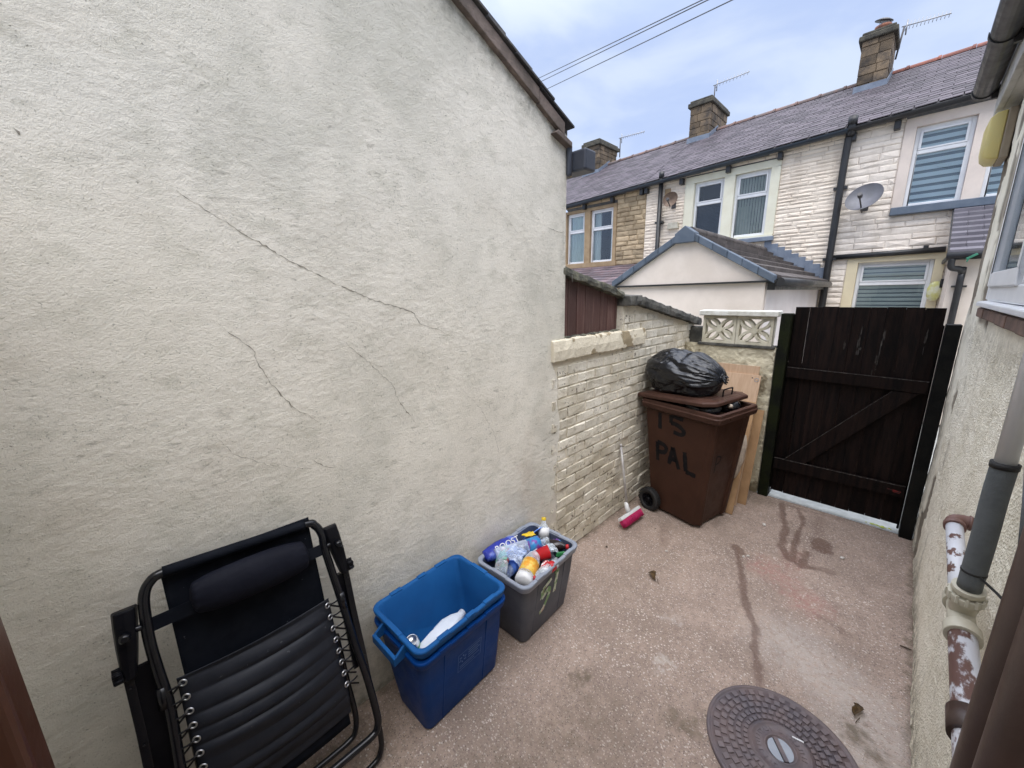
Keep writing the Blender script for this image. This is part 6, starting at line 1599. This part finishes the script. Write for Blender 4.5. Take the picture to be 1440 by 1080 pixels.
nt = w.node_tree; N = nt.nodes; Lk = nt.links
bgn = N['Background']; bgn.inputs['Strength'].default_value = .1
sky = N.new('ShaderNodeTexSky'); sky.sky_type = 'NISHITA'; sky.sun_disc = False; sky.sun_elevation = SUN_EL; sky.sun_rotation = SUN_AZ
tc = N.new('ShaderNodeTexCoord')
mp = N.new('ShaderNodeMapping'); mp.inputs['Scale'].default_value = (1, 1, 2.6); Lk.new(tc.outputs['Generated'], mp.inputs['Vector'])
n1 = N.new('ShaderNodeTexNoise'); n1.inputs['Scale'].default_value = 3.4; n1.inputs['Detail'].default_value = 5; n1.inputs['Roughness'].default_value = .5; n1.inputs['Distortion'].default_value = .3; Lk.new(mp.outputs[0], n1.inputs['Vector'])
mr = N.new('ShaderNodeMapRange'); mr.interpolation_type = 'SMOOTHSTEP'; Lk.new(n1.outputs['Fac'], mr.inputs['Value']); mr.inputs['From Min'].default_value = .37; mr.inputs['From Max'].default_value = .65
cm = N.new('ShaderNodeMix'); cm.data_type = 'RGBA'; Lk.new(mr.outputs[0], cm.inputs[0]); cm.inputs[6].default_value = (4.1, 5.05, 7.4, 1); cm.inputs[7].default_value = (5.5, 6.3, 7.8, 1)
sp = N.new('ShaderNodeSeparateXYZ'); Lk.new(tc.outputs['Generated'], sp.inputs[0])
gr_ = N.new('ShaderNodeMapRange'); Lk.new(sp.outputs['Z'], gr_.inputs['Value']); gr_.inputs['From Min'].default_value = .45; gr_.inputs['From Max'].default_value = 1.0; gr_.inputs['To Min'].default_value = 0.0; gr_.inputs['To Max'].default_value = 1.0; gr_.interpolation_type = 'SMOOTHSTEP'
gc = N.new('ShaderNodeMix'); gc.data_type = 'RGBA'; Lk.new(gr_.outputs[0], gc.inputs[0]); gc.inputs[6].default_value = (1, 1, 1, 1); gc.inputs[7].default_value = (6.2, 5.4, 4.4, 1)
ml = N.new('ShaderNodeVectorMath'); ml.operation = 'MULTIPLY'; Lk.new(cm.outputs[2], ml.inputs[0]); Lk.new(gc.outputs[2], ml.inputs[1])
mx = N.new('ShaderNodeMix'); mx.data_type = 'RGBA'; mx.inputs[0].default_value = .88; Lk.new(sky.outputs[0], mx.inputs[6]); Lk.new(ml.outputs[0], mx.inputs[7])
Lk.new(mx.outputs[2], bgn.inputs['Color'])
vs = scene.view_settings; vs.view_transform = 'Standard'; vs.look = 'None'; vs.exposure = 0.5; vs.gamma = 1.0; vs.use_curve_mapping = False
scene.cycles.max_bounces = 8; scene.cycles.transparent_max_bounces = 16
scene.cycles.use_denoising = True
